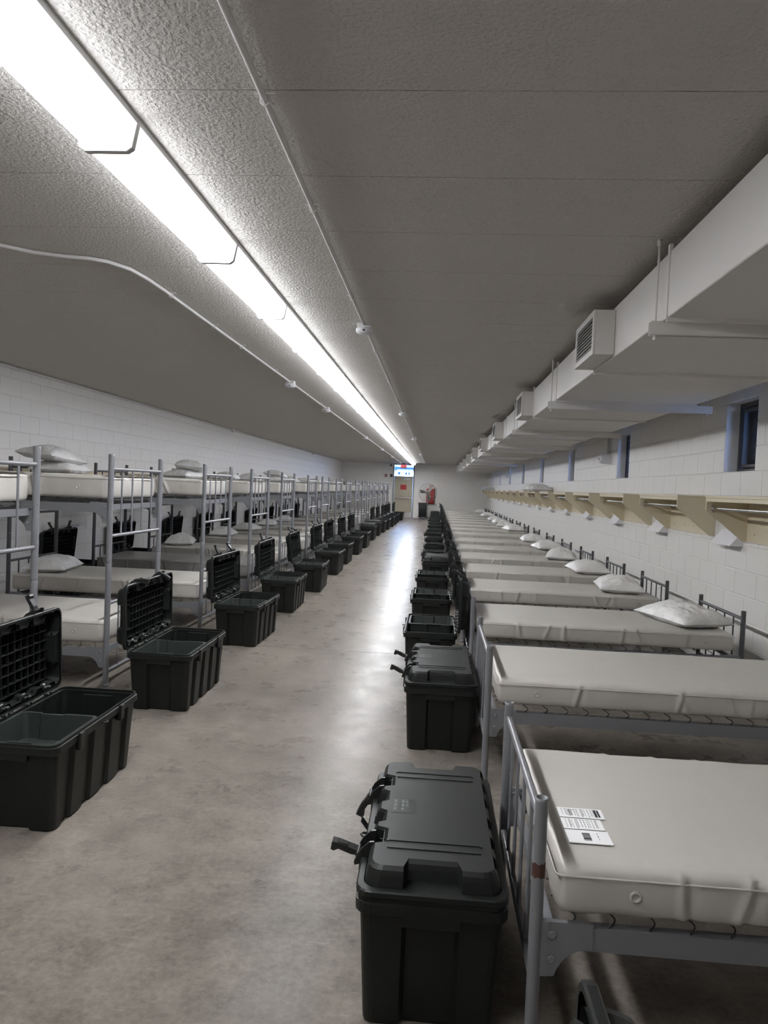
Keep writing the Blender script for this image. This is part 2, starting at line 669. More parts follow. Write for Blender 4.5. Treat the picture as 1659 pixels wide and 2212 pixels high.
d = struct(obj('door_1', None, None, (0, YF, 0)))
fr = MB()
for a, b, z0, z1 in ((DX0 - 0.05, DX0, 0, TZ1 + 0.05), (DX1, DX1 + 0.05, 0, TZ1 + 0.05), (DX0, DX1, DZ, TZ0), (DX0, DX1, TZ1, TZ1 + 0.05)):
    fr.box(a, b, -0.02, 0.14, z0, z1)
obj('door_frame', fr.mesh('door_frame', 'door_frame'), d)
obj('threshold', MB().box(DX0, DX1, 0.0, 0.25, -0.2, 0.013).mesh('threshold', 'galvanised'), d)
lf = obj('door_leaf', MB().bbox(DX0 + 0.004, DX1 - 0.004, 0.03, 0.075, 0.0135, DZ - 0.001, 0.003).mesh('leaf', 'door_beige'), d)
pb = MB().bbox(DX0 + 0.06, DX0 + 0.12, -0.03, 0.03, 0.94, 1.03, 0.006)
pb.bbox(DX0 + 0.12, DX1 - 0.06, -0.035, 0.0, 0.955, 1.01, 0.006)
pb.box(DX1 - 0.10, DX1 - 0.07, 0.0, 0.03, 0.955, 1.01)
obj('panic_bar', pb.mesh('panic_bar', 'stainless'), lf)
cl = MB().bbox(-1.66, -1.36, -0.03, 0.03, 1.90, 1.965, 0.006)
cl.tube([(-1.60, -0.02, 1.97), (-1.72, -0.06, 2.0), (-1.80, 0.0, 2.02)], 0.01, 6)
obj('door_closer', cl.mesh('closer', 'galvanised'), lf)
obj('kick_plate', MB().box(DX0 + 0.03, DX1 - 0.03, 0.026, 0.03, 0.03, 0.28).mesh('kick', 'stainless'), lf)
sg = obj('warning_sign', MB().box(-1.83, -1.52, 0.024, 0.03, 1.40, 1.645).mesh('sign', 'sign_red'), lf)
sm = MB()
for z, n, h in ((1.60, 6, 0.03), (1.545, 3, 0.035), (1.47, 5, 0.05)):
    for i in range(n):
        xa = -1.81 + 0.27 * i / n
        sm.box(xa, xa + 0.27 / n * 0.66, 0.0225, 0.0245, z - h / 2, z + h / 2)
obj('sign_print', sm.mesh('print', 'sign_dark_red'), sg)
obj('transom_pane', MB().box(DX0, DX1, 0.05, 0.056, TZ0, TZ1).mesh('pane', 'window_glass'), d)

# outdoors seen through the transom
struct(obj('ground', MB().box(-90, 90, -60, 130, -0.6, -0.3).mesh('ground', 'asphalt')))
bl = obj('neighbouring_building', None, None, (-6, 62, -0.3))
tag(bl, 'pale building with a blue band seen through the glass above the door', 'building')
obj('wall', MB().box(-14, 14, 0, 8, 0, 8).mesh('wall', 'facade_pale'), bl)
obj('fascia_band', MB().box(-14, 14, -0.25, 0, 3.38, 3.56).mesh('band', 'facade_blue'), bl)
obj('drain_pipe', MB().tube([(2.45, -0.08, 0), (2.45, -0.08, 8)], 0.03, 8).mesh('pipe', 'facade_blue'), bl)
for xa, w_ in ((2.24, 0.08), (2.62, 0.22), (3.27, 0.16), (3.52, 0.13)):
    wv = obj('vent', MB().bbox(xa, xa + w_, -0.09, 0, 2.92, 3.12, 0.01).mesh('vent', 'facade_glass'), bl)
    obj('louver', MB().box(xa + 0.02, xa + w_ - 0.02, -0.1, -0.09, 2.98, 3.05).mesh('louver', 'facade_blue'), wv)

# ------------------------------------------------------------------ ceiling lamps
ln = MB()
sec = [(-0.103, 0.0), (-0.088, -0.062), (-0.07, -0.072), (0.07, -0.072), (0.088, -0.062), (0.103, 0.0)]
ln.prism(sec, 1, 0.012, 1.188)
m_lens = ln.mesh('lens', 'lamp_lens')
m_lens.materials.append(MATS['lamp_lens_side'])
for p_ in m_lens.polygons:
    if p_.center.z > -0.0715:
        p_.material_index = 1
m_cap = MB().prism([(p[0] * 1.03, p[1] * 1.25) for p in sec], 1, 0, 0.012).mesh('cap', 'light_metal')
m_hous = MB().box(-0.108, 0.108, 0, 1.2, 0.0, 0.022).mesh('housing', 'light_metal')
NL = 29
for k in range(NL):
    yy = 1.192 + 1.2035 * k - 1.2035
    thing('ceiling_light', [T('housing', m_hous), T('diffuser', m_lens), T('end_cap', m_cap), T('end_cap', m_cap, (0, 1.188, 0))],
          'glowing white strip light in the ceiling line, %s from the exit sign' % ORD[NL - 1 - k], 'light', (-1.155, yy, ZC - 0.022),
          group='strip lights along the ceiling')


# ------------------------------------------------------------------ ceiling conduits and detectors
def conduit(pts, label, straps, r=0.0105):
    e = obj('conduit', None)
    tag(e, label, 'conduit')
    obj('pipe', MB().tube(pts, r, 10).mesh('pipe', 'conduit_paint'), e)
    sm_ = MB().box(-0.035, 0.035, -0.01, 0.01, 0.0, 0.004).tube([(-0.014, 0, 0.002), (-0.014, 0, -0.02), (0, 0, -0.031), (0.014, 0, -0.02), (0.014, 0, 0.002)], 0.003, 6)
    mm = sm_.mesh('strap', 'conduit_paint')
    for p in straps:
        obj('strap', mm, e, p)
    return e


zc = ZC - 0.016
conduit([(-0.582, -0.6, zc), (-0.582, 35.6, zc)], 'straight painted conduit on the ceiling between the lamps and the duct',
        [(-0.582, t, ZC - 0.005) for t in (2.24, 3.11, 4.57, 6.3, 8.1, 10, 13, 15, 18, 21, 24, 27, 30, 33)])
bend = [(-2.9, 3.30, zc), (-2.6, 3.45, zc), (-2.42, 3.6, zc), (-2.33, 3.68, zc), (-2.22, 3.78, zc), (-2.08, 3.84, zc), (-1.95, 3.87, zc), (-1.87, 3.92, zc), (-1.80, 4.05, zc), (-1.775, 4.25, zc), (-1.77, 4.5, zc), (-1.77, 34.0, zc)]
conduit(bend, 'painted conduit with an S bend on the ceiling beside the lamps', [(-1.77, t, ZC - 0.005) for t in (4.6, 5.5, 6.3, 7.6, 9.6, 10.6, 13, 16, 19, 22, 25, 28, 31)])
conduit([(XL + 0.03, -0.8, ZC - 0.03), (XL + 0.03, 33.0, ZC - 0.03)], 'painted conduit along the top of the wall behind the bunk beds',
        [(XL + 0.04, t, ZC - 0.012) for t in (8, 10, 12, 14, 18, 20, 23, 26, 30)], 0.013)
m_jb = MB().bbox(-0.03, 0.03, -0.05, 0.05, -0.08, 0, 0.004).mesh('junction_box', 'conduit_paint')
for k, yy in enumerate((16.6, 27.6)):
    tag(obj('junction_box', m_jb, None, (XL + 0.075, yy, ZC - 0.002)),
        ['small square box on the wall conduit, farther from the exit door', 'small square box on the wall conduit, nearer the exit door'][k], 'electrical box')

m_db = MB().bbox(-0.05, 0.05, -0.05, 0.05, -0.035, 0, 0.004).mesh('base_box', 'conduit_paint')
m_dh = MB().lathe([(0.052, -0.035), (0.064, -0.037), (0.066, -0.052), (0.058, -0.068), (0.04, -0.078), (0.012, -0.08)], 24).mesh('head', 'white_box')
m_dl = MB().bbox(-0.008, 0.008, -0.068, -0.058, -0.064, -0.052, 0.002).mesh('lens', 'device_black')
dets = [(-0.582, 5.35, 'on the straight conduit'), (-0.582, 11.4, 'on the straight conduit'), (-0.582, 17.2, 'on the straight conduit'), (-0.582, 25.0, 'on the straight conduit'),
        (-1.77, 8.45, 'on the bent conduit'), (-1.77, 11.2, 'on the bent conduit'), (-1.77, 17.4, 'on the bent conduit'), (-1.77, 22.6, 'on the bent conduit'), (-1.77, 28.0, 'on the bent conduit'), (-1.77, 34.05, 'on the bent conduit')]
for i, (x, yy, w_) in enumerate(dets):
    n = sum(1 for q in dets if q[2] == w_ and q[1] >= yy)
    thing('smoke_detector', [T('base_box', m_db), T('head', m_dh, sub=[T('lens', m_dl)])],
          'round white smoke detector %s, %s from the exit door' % (w_, ORD[n - 1]), 'smoke detector', (x, yy, ZC - 0.001), group='smoke detectors')

# ------------------------------------------------------------------ air duct
DXA, DXB, DZA, DZB = 1.005, 2.20, 2.337, 2.635
du = obj('air_duct', None, None, (0, 0, 0))
tag(du, 'long white painted air duct hung below the ceiling along the window wall', 'air duct')
m_sec = MB().bbox(DXA, DXB, 0.004, 1.521, DZA, DZB, 0.004).mesh('duct_section', 'duct_paint')
m_flg = MB()
for a, b, z0, z1 in ((DXA - 0.006, DXA + 0.01, DZA - 0.006, DZB + 0.03), (DXA, DXB, DZA - 0.018, DZA + 0.01)):
    m_flg.box(a, b, -0.012, 0.012, z0, z1)
m_flg = m_flg.mesh('joint_flange', 'duct_paint')
m_strut = MB()
for a in ((-0.0205, -0.018, DZA - 0.064, DZA), (0.018, 0.0205, DZA - 0.064, DZA), (-0.0205, 0.0205, DZA - 0.0025, DZA), (-0.0205, -0.010, DZA - 0.064, DZA - 0.061), (0.010, 0.0205, DZA - 0.064, DZA - 0.061)):
    m_strut.box(DXA - 0.05, DXB + 0.17, *a)
m_strut = m_strut.mesh('strut_channel', 'duct_paint')
m_rod = MB().tube([(0, 0, DZA - 0.085), (0, 0, ZC)], 0.0055, 8).lathe([(0.009, DZA - 0.083), (0.009, DZA - 0.071)], 6, smooth=False).lathe([(0.01, ZC - 0.03), (0.01, ZC)], 8).mesh('hanger_rod', 'duct_paint')
for k in range(-1, 23):
    y0 = 0.34 + 1.522 * k
    obj('duct_section', m_sec, du, (0, y0, 0))
    obj('joint_flange', m_flg, du, (0, y0, 0))
for k in range(11):
    yy = 3.47 + 3.07 * k
    st = obj('strut_channel', m_strut, du, (0, yy, 0))
    obj('hanger_rod', m_rod, st, (DXA - 0.025, 0, 0))
    obj('hanger_rod', m_rod, st, (DXB + 0.13, 0, 0))
m_vb = MB().bbox(-0.115, 0.0, 0, 0.56, 0, 0.262, 0.003)
m_vb = m_vb.mesh('vent_box', 'duct_paint')
m_vf = MB()
for a, b, c_, d_ in ((0, 0.56, 0, 0.035), (0, 0.56, 0.227, 0.262), (0, 0.04, 0.035, 0.227), (0.52, 0.56, 0.035, 0.227)):
    m_vf.box(-0.125, -0.1152, a, b, c_, d_)
m_vf = m_vf.mesh('grille_frame', 'duct_paint')
m_vback = MB().box(-0.118, -0.1155, 0.04, 0.52, 0.035, 0.227).mesh('grille_opening', 'grille_dark')
m_lou = MB().add([(-0.118, 0.04, 0.012), (-0.118, 0.52, 0.012), (-0.126, 0.52, 0.0), (-0.126, 0.04, 0.0), (-0.1165, 0.04, 0.013), (-0.1165, 0.52, 0.013), (-0.1245, 0.52, 0.001), (-0.1245, 0.04, 0.001)],
                 [(0, 1, 2, 3), (7, 6, 5, 4), (0, 4, 5, 1), (2, 6, 7, 3)]).mesh('louver', 'duct_paint')
for k in range(9):
    yy = 4.36 + 3.58 * k
    vb = obj('vent_box', m_vb, du, (DXA - 0.001, yy, 2.35))
    obj('grille_opening', m_vback, vb)
    obj('grille_frame', m_vf, vb)
    for j in range(9):
        obj('louver', m_lou, vb, (0, 0, 0.04 + 0.0205 * j))

# ------------------------------------------------------------------ wall shelves
SL, SD = 1.22, 0.345        # along the wall, depth
ZB, ZT = 1.196, 1.556
pan = [(0, ZB), (-0.045, ZB), (-SD, 1.438), (-SD, ZT - 0.02), (0, ZT - 0.02)]
m_end = MB().prism(pan, 1, 0, 0.018).mesh('end_panel', 'shelf_beige')
m_top = MB().bbox(-SD - 0.004, 0, -0.006, SL + 0.006, ZT - 0.02, ZT, 0.002).mesh('shelf_board', 'shelf_beige')
m_lip = MB().box(-SD, -SD + 0.018, 0.018, SL - 0.018, ZT - 0.048, ZT - 0.021).mesh('front_lip', 'shelf_beige')
m_back = MB().box(-0.016, 0, 0.018, SL - 0.018, ZB, ZT - 0.02).mesh('back_panel', 'shelf_beige')
m_hrod = MB().tube([(-0.29, 0.0181, 1.455), (-0.29, SL - 0.0181, 1.455)], 0.0125, 12).mesh('hanging_rod', 'chrome')
m_fla = MB().prism([(-0.29 - 0.028, 1.455), (-0.29, 1.455 - 0.038), (-0.29 + 0.028, 1.455), (-0.29, 1.455 + 0.038)], 1, 0, 0.004).lathe([(0.018, 0.0), (0.018, 0.02)], 12, 'y', (-0.29, 0, 1.455)).mesh('rod_flange', 'chrome')
m_fla2 = MB().prism([(-0.29 - 0.028, 1.455), (-0.29, 1.455 - 0.038), (-0.29 + 0.028, 1.455), (-0.29, 1.455 + 0.038)], 1, -0.004, 0).lathe([(0.018, -0.02), (0.018, 0.0)], 12, 'y', (-0.29, 0, 1.455)).mesh('rod_flange', 'chrome')
m_scr = MB().lathe([(0.006, -0.0175), (0.006, -0.0155)], 8, 'x').mesh('screw', 'device_black')
SHELF = [T('shelf_board', m_top), T('front_lip', m_lip), T('end_panel', m_end), T('end_panel', m_end, (0, SL - 0.018, 0)), T('back_panel', m_back, sub=[T('screw', m_scr, (0, t, 1.262)) for t in (0.18, 0.50, 0.74, 1.06)]),
         T('hanging_rod', m_hrod), T('rod_flange', m_fla, (0, 0.018, 0)), T('rod_flange', m_fla2, (0, SL - 0.018, 0))]
m_wed = MB().prism([(0, 1.148), (-0.105, 1.148), (0, 1.275)], 1, 0, 0.43).mesh('wedge', 'white_box')
NS = 16
for k in range(NS):
    yy = 4.82 + 1.914 * k
    thing('wall_shelf', SHELF, 'beige shelf with hanging rod on the window wall, %s from the far wall' % ORD[NS - 1 - k], 'shelf', (XR - 0.001, yy, 0),
          group='coat shelves on the window wall')
    if k < NS - 1:
        tag(obj('wedge_box', m_wed, None, (XR - 0.001, yy + SL + 0.09, 0)),
            'white wedge box below the shelf gap on the window wall, %s from the far wall' % ORD[NS - 2 - k], 'wall box', 'wedge boxes under the shelves')
NS2 = 15
for k in range(NS2):
    yy = 6.9 + 1.914 * k
    thing('wall_shelf', SHELF, 'beige shelf with hanging rod behind the bunk beds, %s from the far wall' % ORD[NS2 - 1 - k], 'shelf', (XL + 0.001, yy + SL, 0), pi,
          group='coat shelves behind the bunk beds')

# ------------------------------------------------------------------ horn strobes on the window wall
m_hb = MB().bbox(-0.11, 0, -0.065, 0.065, -0.07, 0.07, 0.004).mesh('box', 'white_box')
m_hs = MB().bbox(-0.135, -0.11, -0.058, 0.058, -0.062, 0.062, 0.006).lathe([(0.05, -0.135), (0.05, -0.15), (0.035, -0.153)], 20, 'x').mesh('horn', 'white_box')
m_hd = MB().lathe([(0.022, -0.1535), (0.018, -0.158)], 16, 'x').mesh('sounder', 'grille_dark')
m_hc = MB().tube([(-0.03, 0.02, 0.07), (-0.03, 0.02, 0.64)], 0.011, 8).tube([(-0.03, -0.02, 0.07), (-0.03, -0.02, 0.64)], 0.011, 8).mesh('conduit', 'galvanised')
for k, yy in enumerate((10.9, 25.3)):
    thing('alarm_horn', [T('box', m_hb), T('horn', m_hs, sub=[T('sounder', m_hd)]), T('conduit', m_hc)],
          ['white alarm horn box on the window wall, farther one from the exit door', 'white alarm horn box on the window wall, closer one to the exit door'][k], 'alarm', (XR - 0.001, yy, 2.06))

# ------------------------------------------------------------------ far wall equipment
ex = thing('exit_sign', [T('housing', MB().bbox(-0.16, 0.16, -0.045, 0.0, -0.11, 0.11, 0.006).mesh('housing', 'exit_housing')),
                         T('letters', text_mesh('EXIT', 0.15, 'exit_red', 0.004), (0, -0.05, 0), (pi / 2, 0, 0), label='glowing red letters'),
                         T('canopy', MB().bbox(-0.06, 0.06, -0.05, 0.05, 0.11, 0.145, 0.004).mesh('canopy', 'device_black'))],
           'red and white exit sign hanging over the exit door', 'exit sign', (-1.70, YF - 0.12, ZC - 0.146))
thing('emergency_light', [T('box', MB().bbox(-0.1, 0.1, -0.09, 0, -0.07, 0.07, 0.008).mesh('box', 'white_box')), T('lamp', MB().lathe([(0.04, -0.13), (0.05, -0.09)], 14, 'y').mesh('lamp', 'device_black'))],
      'small grey box at the ceiling near the exit door', 'emergency light', (-2.33, YF - 0.001, 2.60))
thing('fire_alarm_pull', [T('body', MB().bbox(-0.05, 0.05, -0.05, 0, -0.07, 0.07, 0.006).mesh('body', 'sign_dark_red')), T('handle', MB().box(-0.035, 0.035, -0.058, -0.05, -0.02, 0.0).mesh('handle', 'label_white'))],
      'red alarm pull on the far wall near the exit door', 'fire alarm', (-2.58, YF - 0.001, 2.08))
thing('wall_strobe', [T('body', MB().bbox(-0.06, 0.06, -0.1, 0, -0.07, 0.07, 0.01).mesh('body', 'device_black')), T('lens', MB().bbox(-0.04, 0.04, -0.125, -0.1, -0.04, 0.04, 0.01).mesh('lens', 'bin_grey'))],
      'black box on the far wall at the exit door frame', 'alarm strobe', (-2.30, YF - 0.001, 2.09))
e = obj('conduit', None)
tag(e, 'painted conduit running down the far wall toward the bunk beds', 'conduit')
obj('pipe', MB().tube([(-3.4, YF - 0.02, 2.66), (-2.80, YF - 0.02, 2.66), (-2.72, YF - 0.02, 2.63), (-2.69, YF - 0.02, 2.55), (-2.69, YF - 0.02, 0.3)], 0.013, 8).mesh('pipe', 'conduit_paint'), e)
e = obj('conduit', None)
tag(e, 'painted conduit over the exit door dropping beside its frame', 'conduit')
obj('pipe', MB().tube([(-1.80, YF - 0.03, 2.69), (-2.12, YF - 0.03, 2.69), (-2.22, YF - 0.03, 2.67), (-2.25, YF - 0.03, 2.60), (-2.25, YF - 0.03, 2.16)], 0.013, 8).mesh('pipe', 'conduit_paint'), e)
cb = MB().bbox(-0.2, 0.2, -0.14, 0, -0.37, 0.37, 0.008).mesh('body', 'cabinet_red')
thing('fire_cabinet', [T('body', cb), T('door', MB().bbox(-0.18, 0.18, -0.155, -0.14, -0.35, 0.35, 0.004).mesh('door', 'cabinet_red'), sub=[T('handle', MB().box(0.13, 0.15, -0.175, -0.155, -0.05, 0.05).mesh('handle', 'stainless')),
                                                                                                                                      T('arrow_mark', MB().prism([(-0.04, 0.0), (0.02, 0.0), (0.02, -0.10), (-0.01, -0.10), (-0.01, -0.03), (-0.04, -0.03)], 1, -0.157, -0.155).mesh('mark', 'label_white'))])],
      'red fire extinguisher cabinet on the far wall behind the fan', 'fire cabinet', (-0.30, YF - 0.001, 1.14))
thing('fire_sign', [T('plate', MB().bbox(-0.09, 0.09, -0.012, 0, -0.06, 0.06, 0.002).mesh('plate', 'sign_red')), T('print', MB().box(-0.06, 0.06, -0.014, -0.012, -0.02, 0.015).mesh('print', 'label_white'))],
      'small red sign above the red cabinet on the far wall', 'sign', (-0.26, YF - 0.001, 1.62))
# bin on a dolly
bn = MB()
ring = lambda hx, hy, r, z, n=5: [(sx * (hx - r) + r * cos(a), sy * (hy - r) + r * sin(a), z) for sx, sy, a0 in ((1, 1, 0), (-1, 1, pi / 2), (-1, -1, pi), (1, -1, 1.5 * pi)) for a in [a0 + pi / 2 * i / n for i in range(n + 1)]]
bn.loft([ring(0.21, 0.21, 0.08, 0.13), ring(0.235, 0.235, 0.09, 0.70)], True, False, True)
bn.loft([ring(0.205, 0.205, 0.07, 0.15), ring(0.225, 0.225, 0.08, 0.72)][::-1], False, True, True)
rim = MB().loft([ring(0.24, 0.24, 0.09, 0.70), ring(0.25, 0.25, 0.095, 0.71), ring(0.25, 0.25, 0.095, 0.80), ring(0.225, 0.225, 0.08, 0.80), ring(0.225, 0.225, 0.08, 0.70)], False, False, False)
dl = MB().lathe([(0.25, 0.085), (0.27, 0.09), (0.27, 0.12), (0.23, 0.13)], 20)
m_cas = MB().lathe([(0.03, -0.012), (0.037, -0.008), (0.037, 0.008), (0.03, 0.012)], 12, 'x', (0, 0, 0.037)).box(-0.008, 0.008, -0.01, 0.01, 0.037, 0.09).mesh('caster', 'device_black')
thing('trash_bin', [T('body', bn.mesh('body', 'bin_grey')), T('rim', rim.mesh('rim', 'bin_grey')), T('dolly', dl.mesh('dolly', 'device_black'), sub=[T('caster', m_cas, (0.2 * cos(a), 0.2 * sin(a), 0)) for a in (0.7, 2.3, 3.9, 5.5)])],
      'dark grey trash bin on a wheeled dolly at the far wall', 'trash bin', (-0.62, 35.6, 0.0))
# pedestal fan
fan = obj('pedestal_fan', None, None, (-0.41, 34.9, 0))
tag(fan, 'large grey pedestal fan with wire cage before the far wall', 'fan')
obj('base', MB().lathe([(0.24, 0.0), (0.24, 0.03), (0.06, 0.06)], 24).mesh('base', 'fan_grey'), fan)
obj('pole', MB().tube([(0, 0.0, 0.05), (0, 0.0, 1.20)], 0.022, 10).mesh('pole', 'fan_wire'), fan)
obj('motor', MB().lathe([(0.05, -0.12), (0.09, -0.1), (0.09, 0.06), (0.05, 0.08)], 16, 'y', (0, 0.0, 1.31)).mesh('motor', 'fan_grey'), fan)
cg = MB()
R_ = 0.43
for rr_, yy in ((R_, -0.12), (R_ * 0.97, -0.22), (R_ * 0.97, -0.02), (0.3, -0.235), (0.14, -0.24)):
    cg.tube([(rr_ * cos(2 * pi * i / 36), yy, 1.31 + rr_ * sin(2 * pi * i / 36)) for i in range(37)], 0.008 if rr_ == R_ else 0.004, 6, False)
for i in range(36):
    a = 2 * pi * i / 36
    cg.tube([(0.06 * cos(a), -0.24, 1.31 + 0.06 * sin(a)), (R_ * 0.9 * cos(a), -0.23, 1.31 + R_ * 0.9 * sin(a)), (R_ * cos(a), -0.12, 1.31 + R_ * sin(a)), (R_ * 0.85 * cos(a), -0.01, 1.31 + R_ * 0.85 * sin(a)), (0.1 * cos(a), 0.0, 1.31 + 0.1 * sin(a))], 0.0028, 4, False)
obj('cage', cg.mesh('cage', 'fan_wire'), fan)
bd = []
for i in range(9):
    t = i / 8
    r = 0.06 + 0.32 * t
    wd = 0.05 + 0.10 * min(1, t * 1.6) * (1 if t < 0.85 else 0.85)
    bd.append([(r, -0.12 - 0.05, -wd * 0.4), (r, -0.12 + 0.01, wd * 0.6), (r, -0.12 + 0.016, wd * 0.6), (r, -0.12 - 0.044, -wd * 0.4)])
m_bl = MB().loft(bd).mesh('blade', 'fan_grey')
m_hub = MB().lathe([(0.03, -0.2), (0.065, -0.19), (0.07, -0.10), (0.05, -0.09)], 16, 'y').mesh('hub', 'fan_grey')
for a in (0.95, 2.95, 4.9):
    obj('blade', m_bl, fan, (0, 0, 1.31), (0, -a, 0))
obj('hub', m_hub, fan, (0, 0, 1.31))


# ------------------------------------------------------------------ beds
def arcpts(cx, cy, r, a0, a1, n):
    return [(cx + r * cos(a0 + (a1 - a0) * i / n), cy + r * sin(a0 + (a1 - a0) * i / n)) for i in range(n + 1)]


def post_mesh(h, r, material, seams=()):
    m = MB()
    n = 14
    zs = [0.012, h]
    prof = [(r * 1.12, 0.0), (r * 1.12, 0.012), (r, 0.0125), (r, 0.03)]
    for s in seams:
        prof += [(r, s - 0.012), (r, s - 0.002), (r * 0.93, s - 0.001), (r * 0.93, s + 0.001), (r, s + 0.002), (r, s + 0.012)]
    prof += [(r, h - 0.01), (r, h), (r * 0.86, h), (r * 0.86, h - 0.04)]
    m.lathe(prof, n)
    return m.mesh('post', material)


def bracket_mesh(sx, sy):
    """corner plate; local origin at post centre, rail top at z=0; sx direction along rail"""
    pts = [(0.012, 0.012), (0.15, 0.012), (0.15, -0.055)] + arcpts(0.15, -0.155, 0.10, pi / 2, pi * 0.93, 7) + [(0.048, -0.135), (0.012, -0.135)]
    m = MB()
    m.prism([(p[0] * sx, p[1]) for p in pts], 1, -0.0075, 0.0075)
    m.box(0.01 * sx, 0.034 * sx, -0.0105, 0.0105, -0.135, 0.012)
    return m.mesh('bracket', 'bed_grey')


m_bolt = MB().lathe([(0.008, -0.014), (0.011, -0.012), (0.011, -0.004), (0.011, 0.004), (0.011, 0.012), (0.008, 0.014)], 8, 'y', smooth=False).mesh('bolt', 'bed_grey')
BRK = {s: bracket_mesh(s, 1) for s in (1, -1)}


def hook_pts(x, s=1):
    c = []
    for i in range(13):
        t = i / 12
        c.append((x + s * 0.022 * sin(2 * pi * t) * (0.35 + t * 0.8) + 0.02 * (t - 0.5), 0.003 + 0.075 * t, 0.002 + 0.032 * t))
    return c


def spring_meshes(L, W):
    """wire deck under the mattress plus S hooks; deck at z=0.034 above rail top"""
    d_ = MB()
    z = 0.034
    nh = 18
    for i in range(9):
        yy = 0.08 + (W - 0.16) * i / 8
        d_.tube([(0.05, yy, z), (L - 0.05, yy, z)], 0.0022, 4, False)
    xs = [0.10 + (L - 0.2) * i / (nh - 1) for i in range(nh)]
    for x in xs:
        d_.tube([(x, 0.078, z), (x, W - 0.078, z)], 0.0022, 4, False)
    for x in (0.30 * L, 0.62 * L):
        d_.box(x, x + 0.04, 0.08, W - 0.08, z - 0.008, z - 0.003)
    deck = d_.mesh('wire_deck', 'spring_wire')
    h = MB()
    for i, x in enumerate(xs):
        p = hook_pts(x, 1)
        h.tube(p, 0.0024, 5, False)
        h.tube([(a, W - b, c) for a, b, c in p], 0.0024, 5, False)
    hooks = h.mesh('spring_hooks', 'spring_wire')
    one = {s: MB().tube(hook_pts(0, s), 0.0024, 5, False).mesh('hook', 'spring_wire') for s in (1, -1)}
    return deck, hooks, one, xs


def rail_mesh(L):
    m = MB()
    m.prism([(-0.004, 0), (0.028, 0), (0.028, -0.004), (0.0, -0.004), (0.0, -0.062), (-0.004, -0.062)], 0, 0.015, L - 0.015)
    return m.mesh('side_rail', 'bed_grey')


def frame_parts(L, W, zr, sm_, single_hooks):
    """side rails, end rails, brackets and springs with rail top at zr"""
    deck, hooks, one, xs = sm_
    P = []
    P.append(T('side_rail', rail_mesh_c[L], (0, 0, zr)))
    P.append(T('side_rail', rail_mesh_c[L], (L, W, zr), (0, 0, pi)))
    er = MB().prism([(0.028, -0.004), (0.05, -0.004), (0.05, -0.008), (0.032, -0.008), (0.032, -0.045), (0.028, -0.045)], 1, 0.01, W - 0.01).mesh('end_rail', 'bed_grey')
    P.append(T('end_rail', er, (0, 0, zr)))
    P.append(T('end_rail', er, (L, W, zr), (0, 0, pi)))
    for x, s in ((0, 1), (L, -1)):
        for yy in (0, W):
            P.append(T('corner_bracket', BRK[s], (x, yy, zr), sub=[T('bolt', m_bolt, (s * 0.042, 0, -0.022)), T('bolt', m_bolt, (s * 0.042, 0, -0.088))]))
    P.append(T('wire_deck', deck, (0, 0, zr)))
    if single_hooks:
        for i, x in enumerate(xs):
            P.append(T('spring_hook', one[1], (x, 0, zr)))
            P.append(T('spring_hook', one[1], (x, W, zr), (0, 0, pi)))
    else:
        P.append(T('spring_hooks', hooks, (0, 0, zr)))
    return P


def end_board(x, W, rails, bars, material, r=0.0125, rb=0.0062, nb=4, labels=None):
    """horizontal rails at heights, vertical bars between (z0,z1) pairs"""
    P = []
    mr = MB().tube([(0, 0.012, 0), (0, W - 0.012, 0)], r, 10).mesh('cross_rail', material)
    for z in rails:
        P.append(T('cross_rail', mr, (x, 0, z)))
    for z0, z1 in bars:
        mb = MB().tube([(0, 0, z0), (0, 0, z1)], rb, 8).mesh('bar', material)
        for i in range(nb):
            P.append(T('bar', mb, (x, W * (i + 1) / (nb + 1), 0)))
    return P


LB, WB = 1.975, 0.855
LK, WK = 2.02, 0.92
rail_mesh_c = {L: rail_mesh(L) for L in (LB, LK)}
SPR = {'b': spring_meshes(LB, WB), 'k': spring_meshes(LK, WK)}
m_p1 = post_mesh(0.715, 0.0175, 'bed_grey')
m_p1d = post_mesh(0.715, 0.0175, 'bed_dark')
m_p2 = post_mesh(1.668, 0.0205, 'bed_grey', (0.61, 0.89))
m_p2d = post_mesh(1.668, 0.0205, 'bed_dark', (0.61, 0.89))
m_well = MB().lathe([(0.0152, 0.0), (0.0152, 0.0015)], 12).mesh('rust_ring', 'rust')
m_patch = MB().loft([[(0.0181 * cos(a), 0.0181 * sin(a), z + dz) for a, dz in zip([pi * 0.62 + 1.5 * pi * i / 14 for i in range(15)], [((i * 37) % 11) / 11 * 0.008 * k for i in range(15)])] for z, k in ((0.500, 1), (0.546, -1))], False, False).mesh('rust_patch', 'rust')


def bed_template(single_hooks, rusty=False):
    zr = 0.373
    P = []
    for yy in (0, WB):
        P.append(T('leg', m_p1, (0, yy, 0), sub=([T('rust_ring', m_well, (0, 0, 0.674))] + ([T('rust_patch', m_patch)] if rusty and yy == 0 else []))))
        P.append(T('leg', m_p1d, (LB, yy, 0), label='dark steel leg at the head end'))
    P += end_board(0, WB, (0.655, 0.215), ((0.215, 0.655),), 'bed_grey')
    P += end_board(LB, WB, (0.655, 0.215), ((0.215, 0.655),), 'bed_dark')
    P += frame_parts(LB, WB, zr, SPR['b'], single_hooks)
    return P


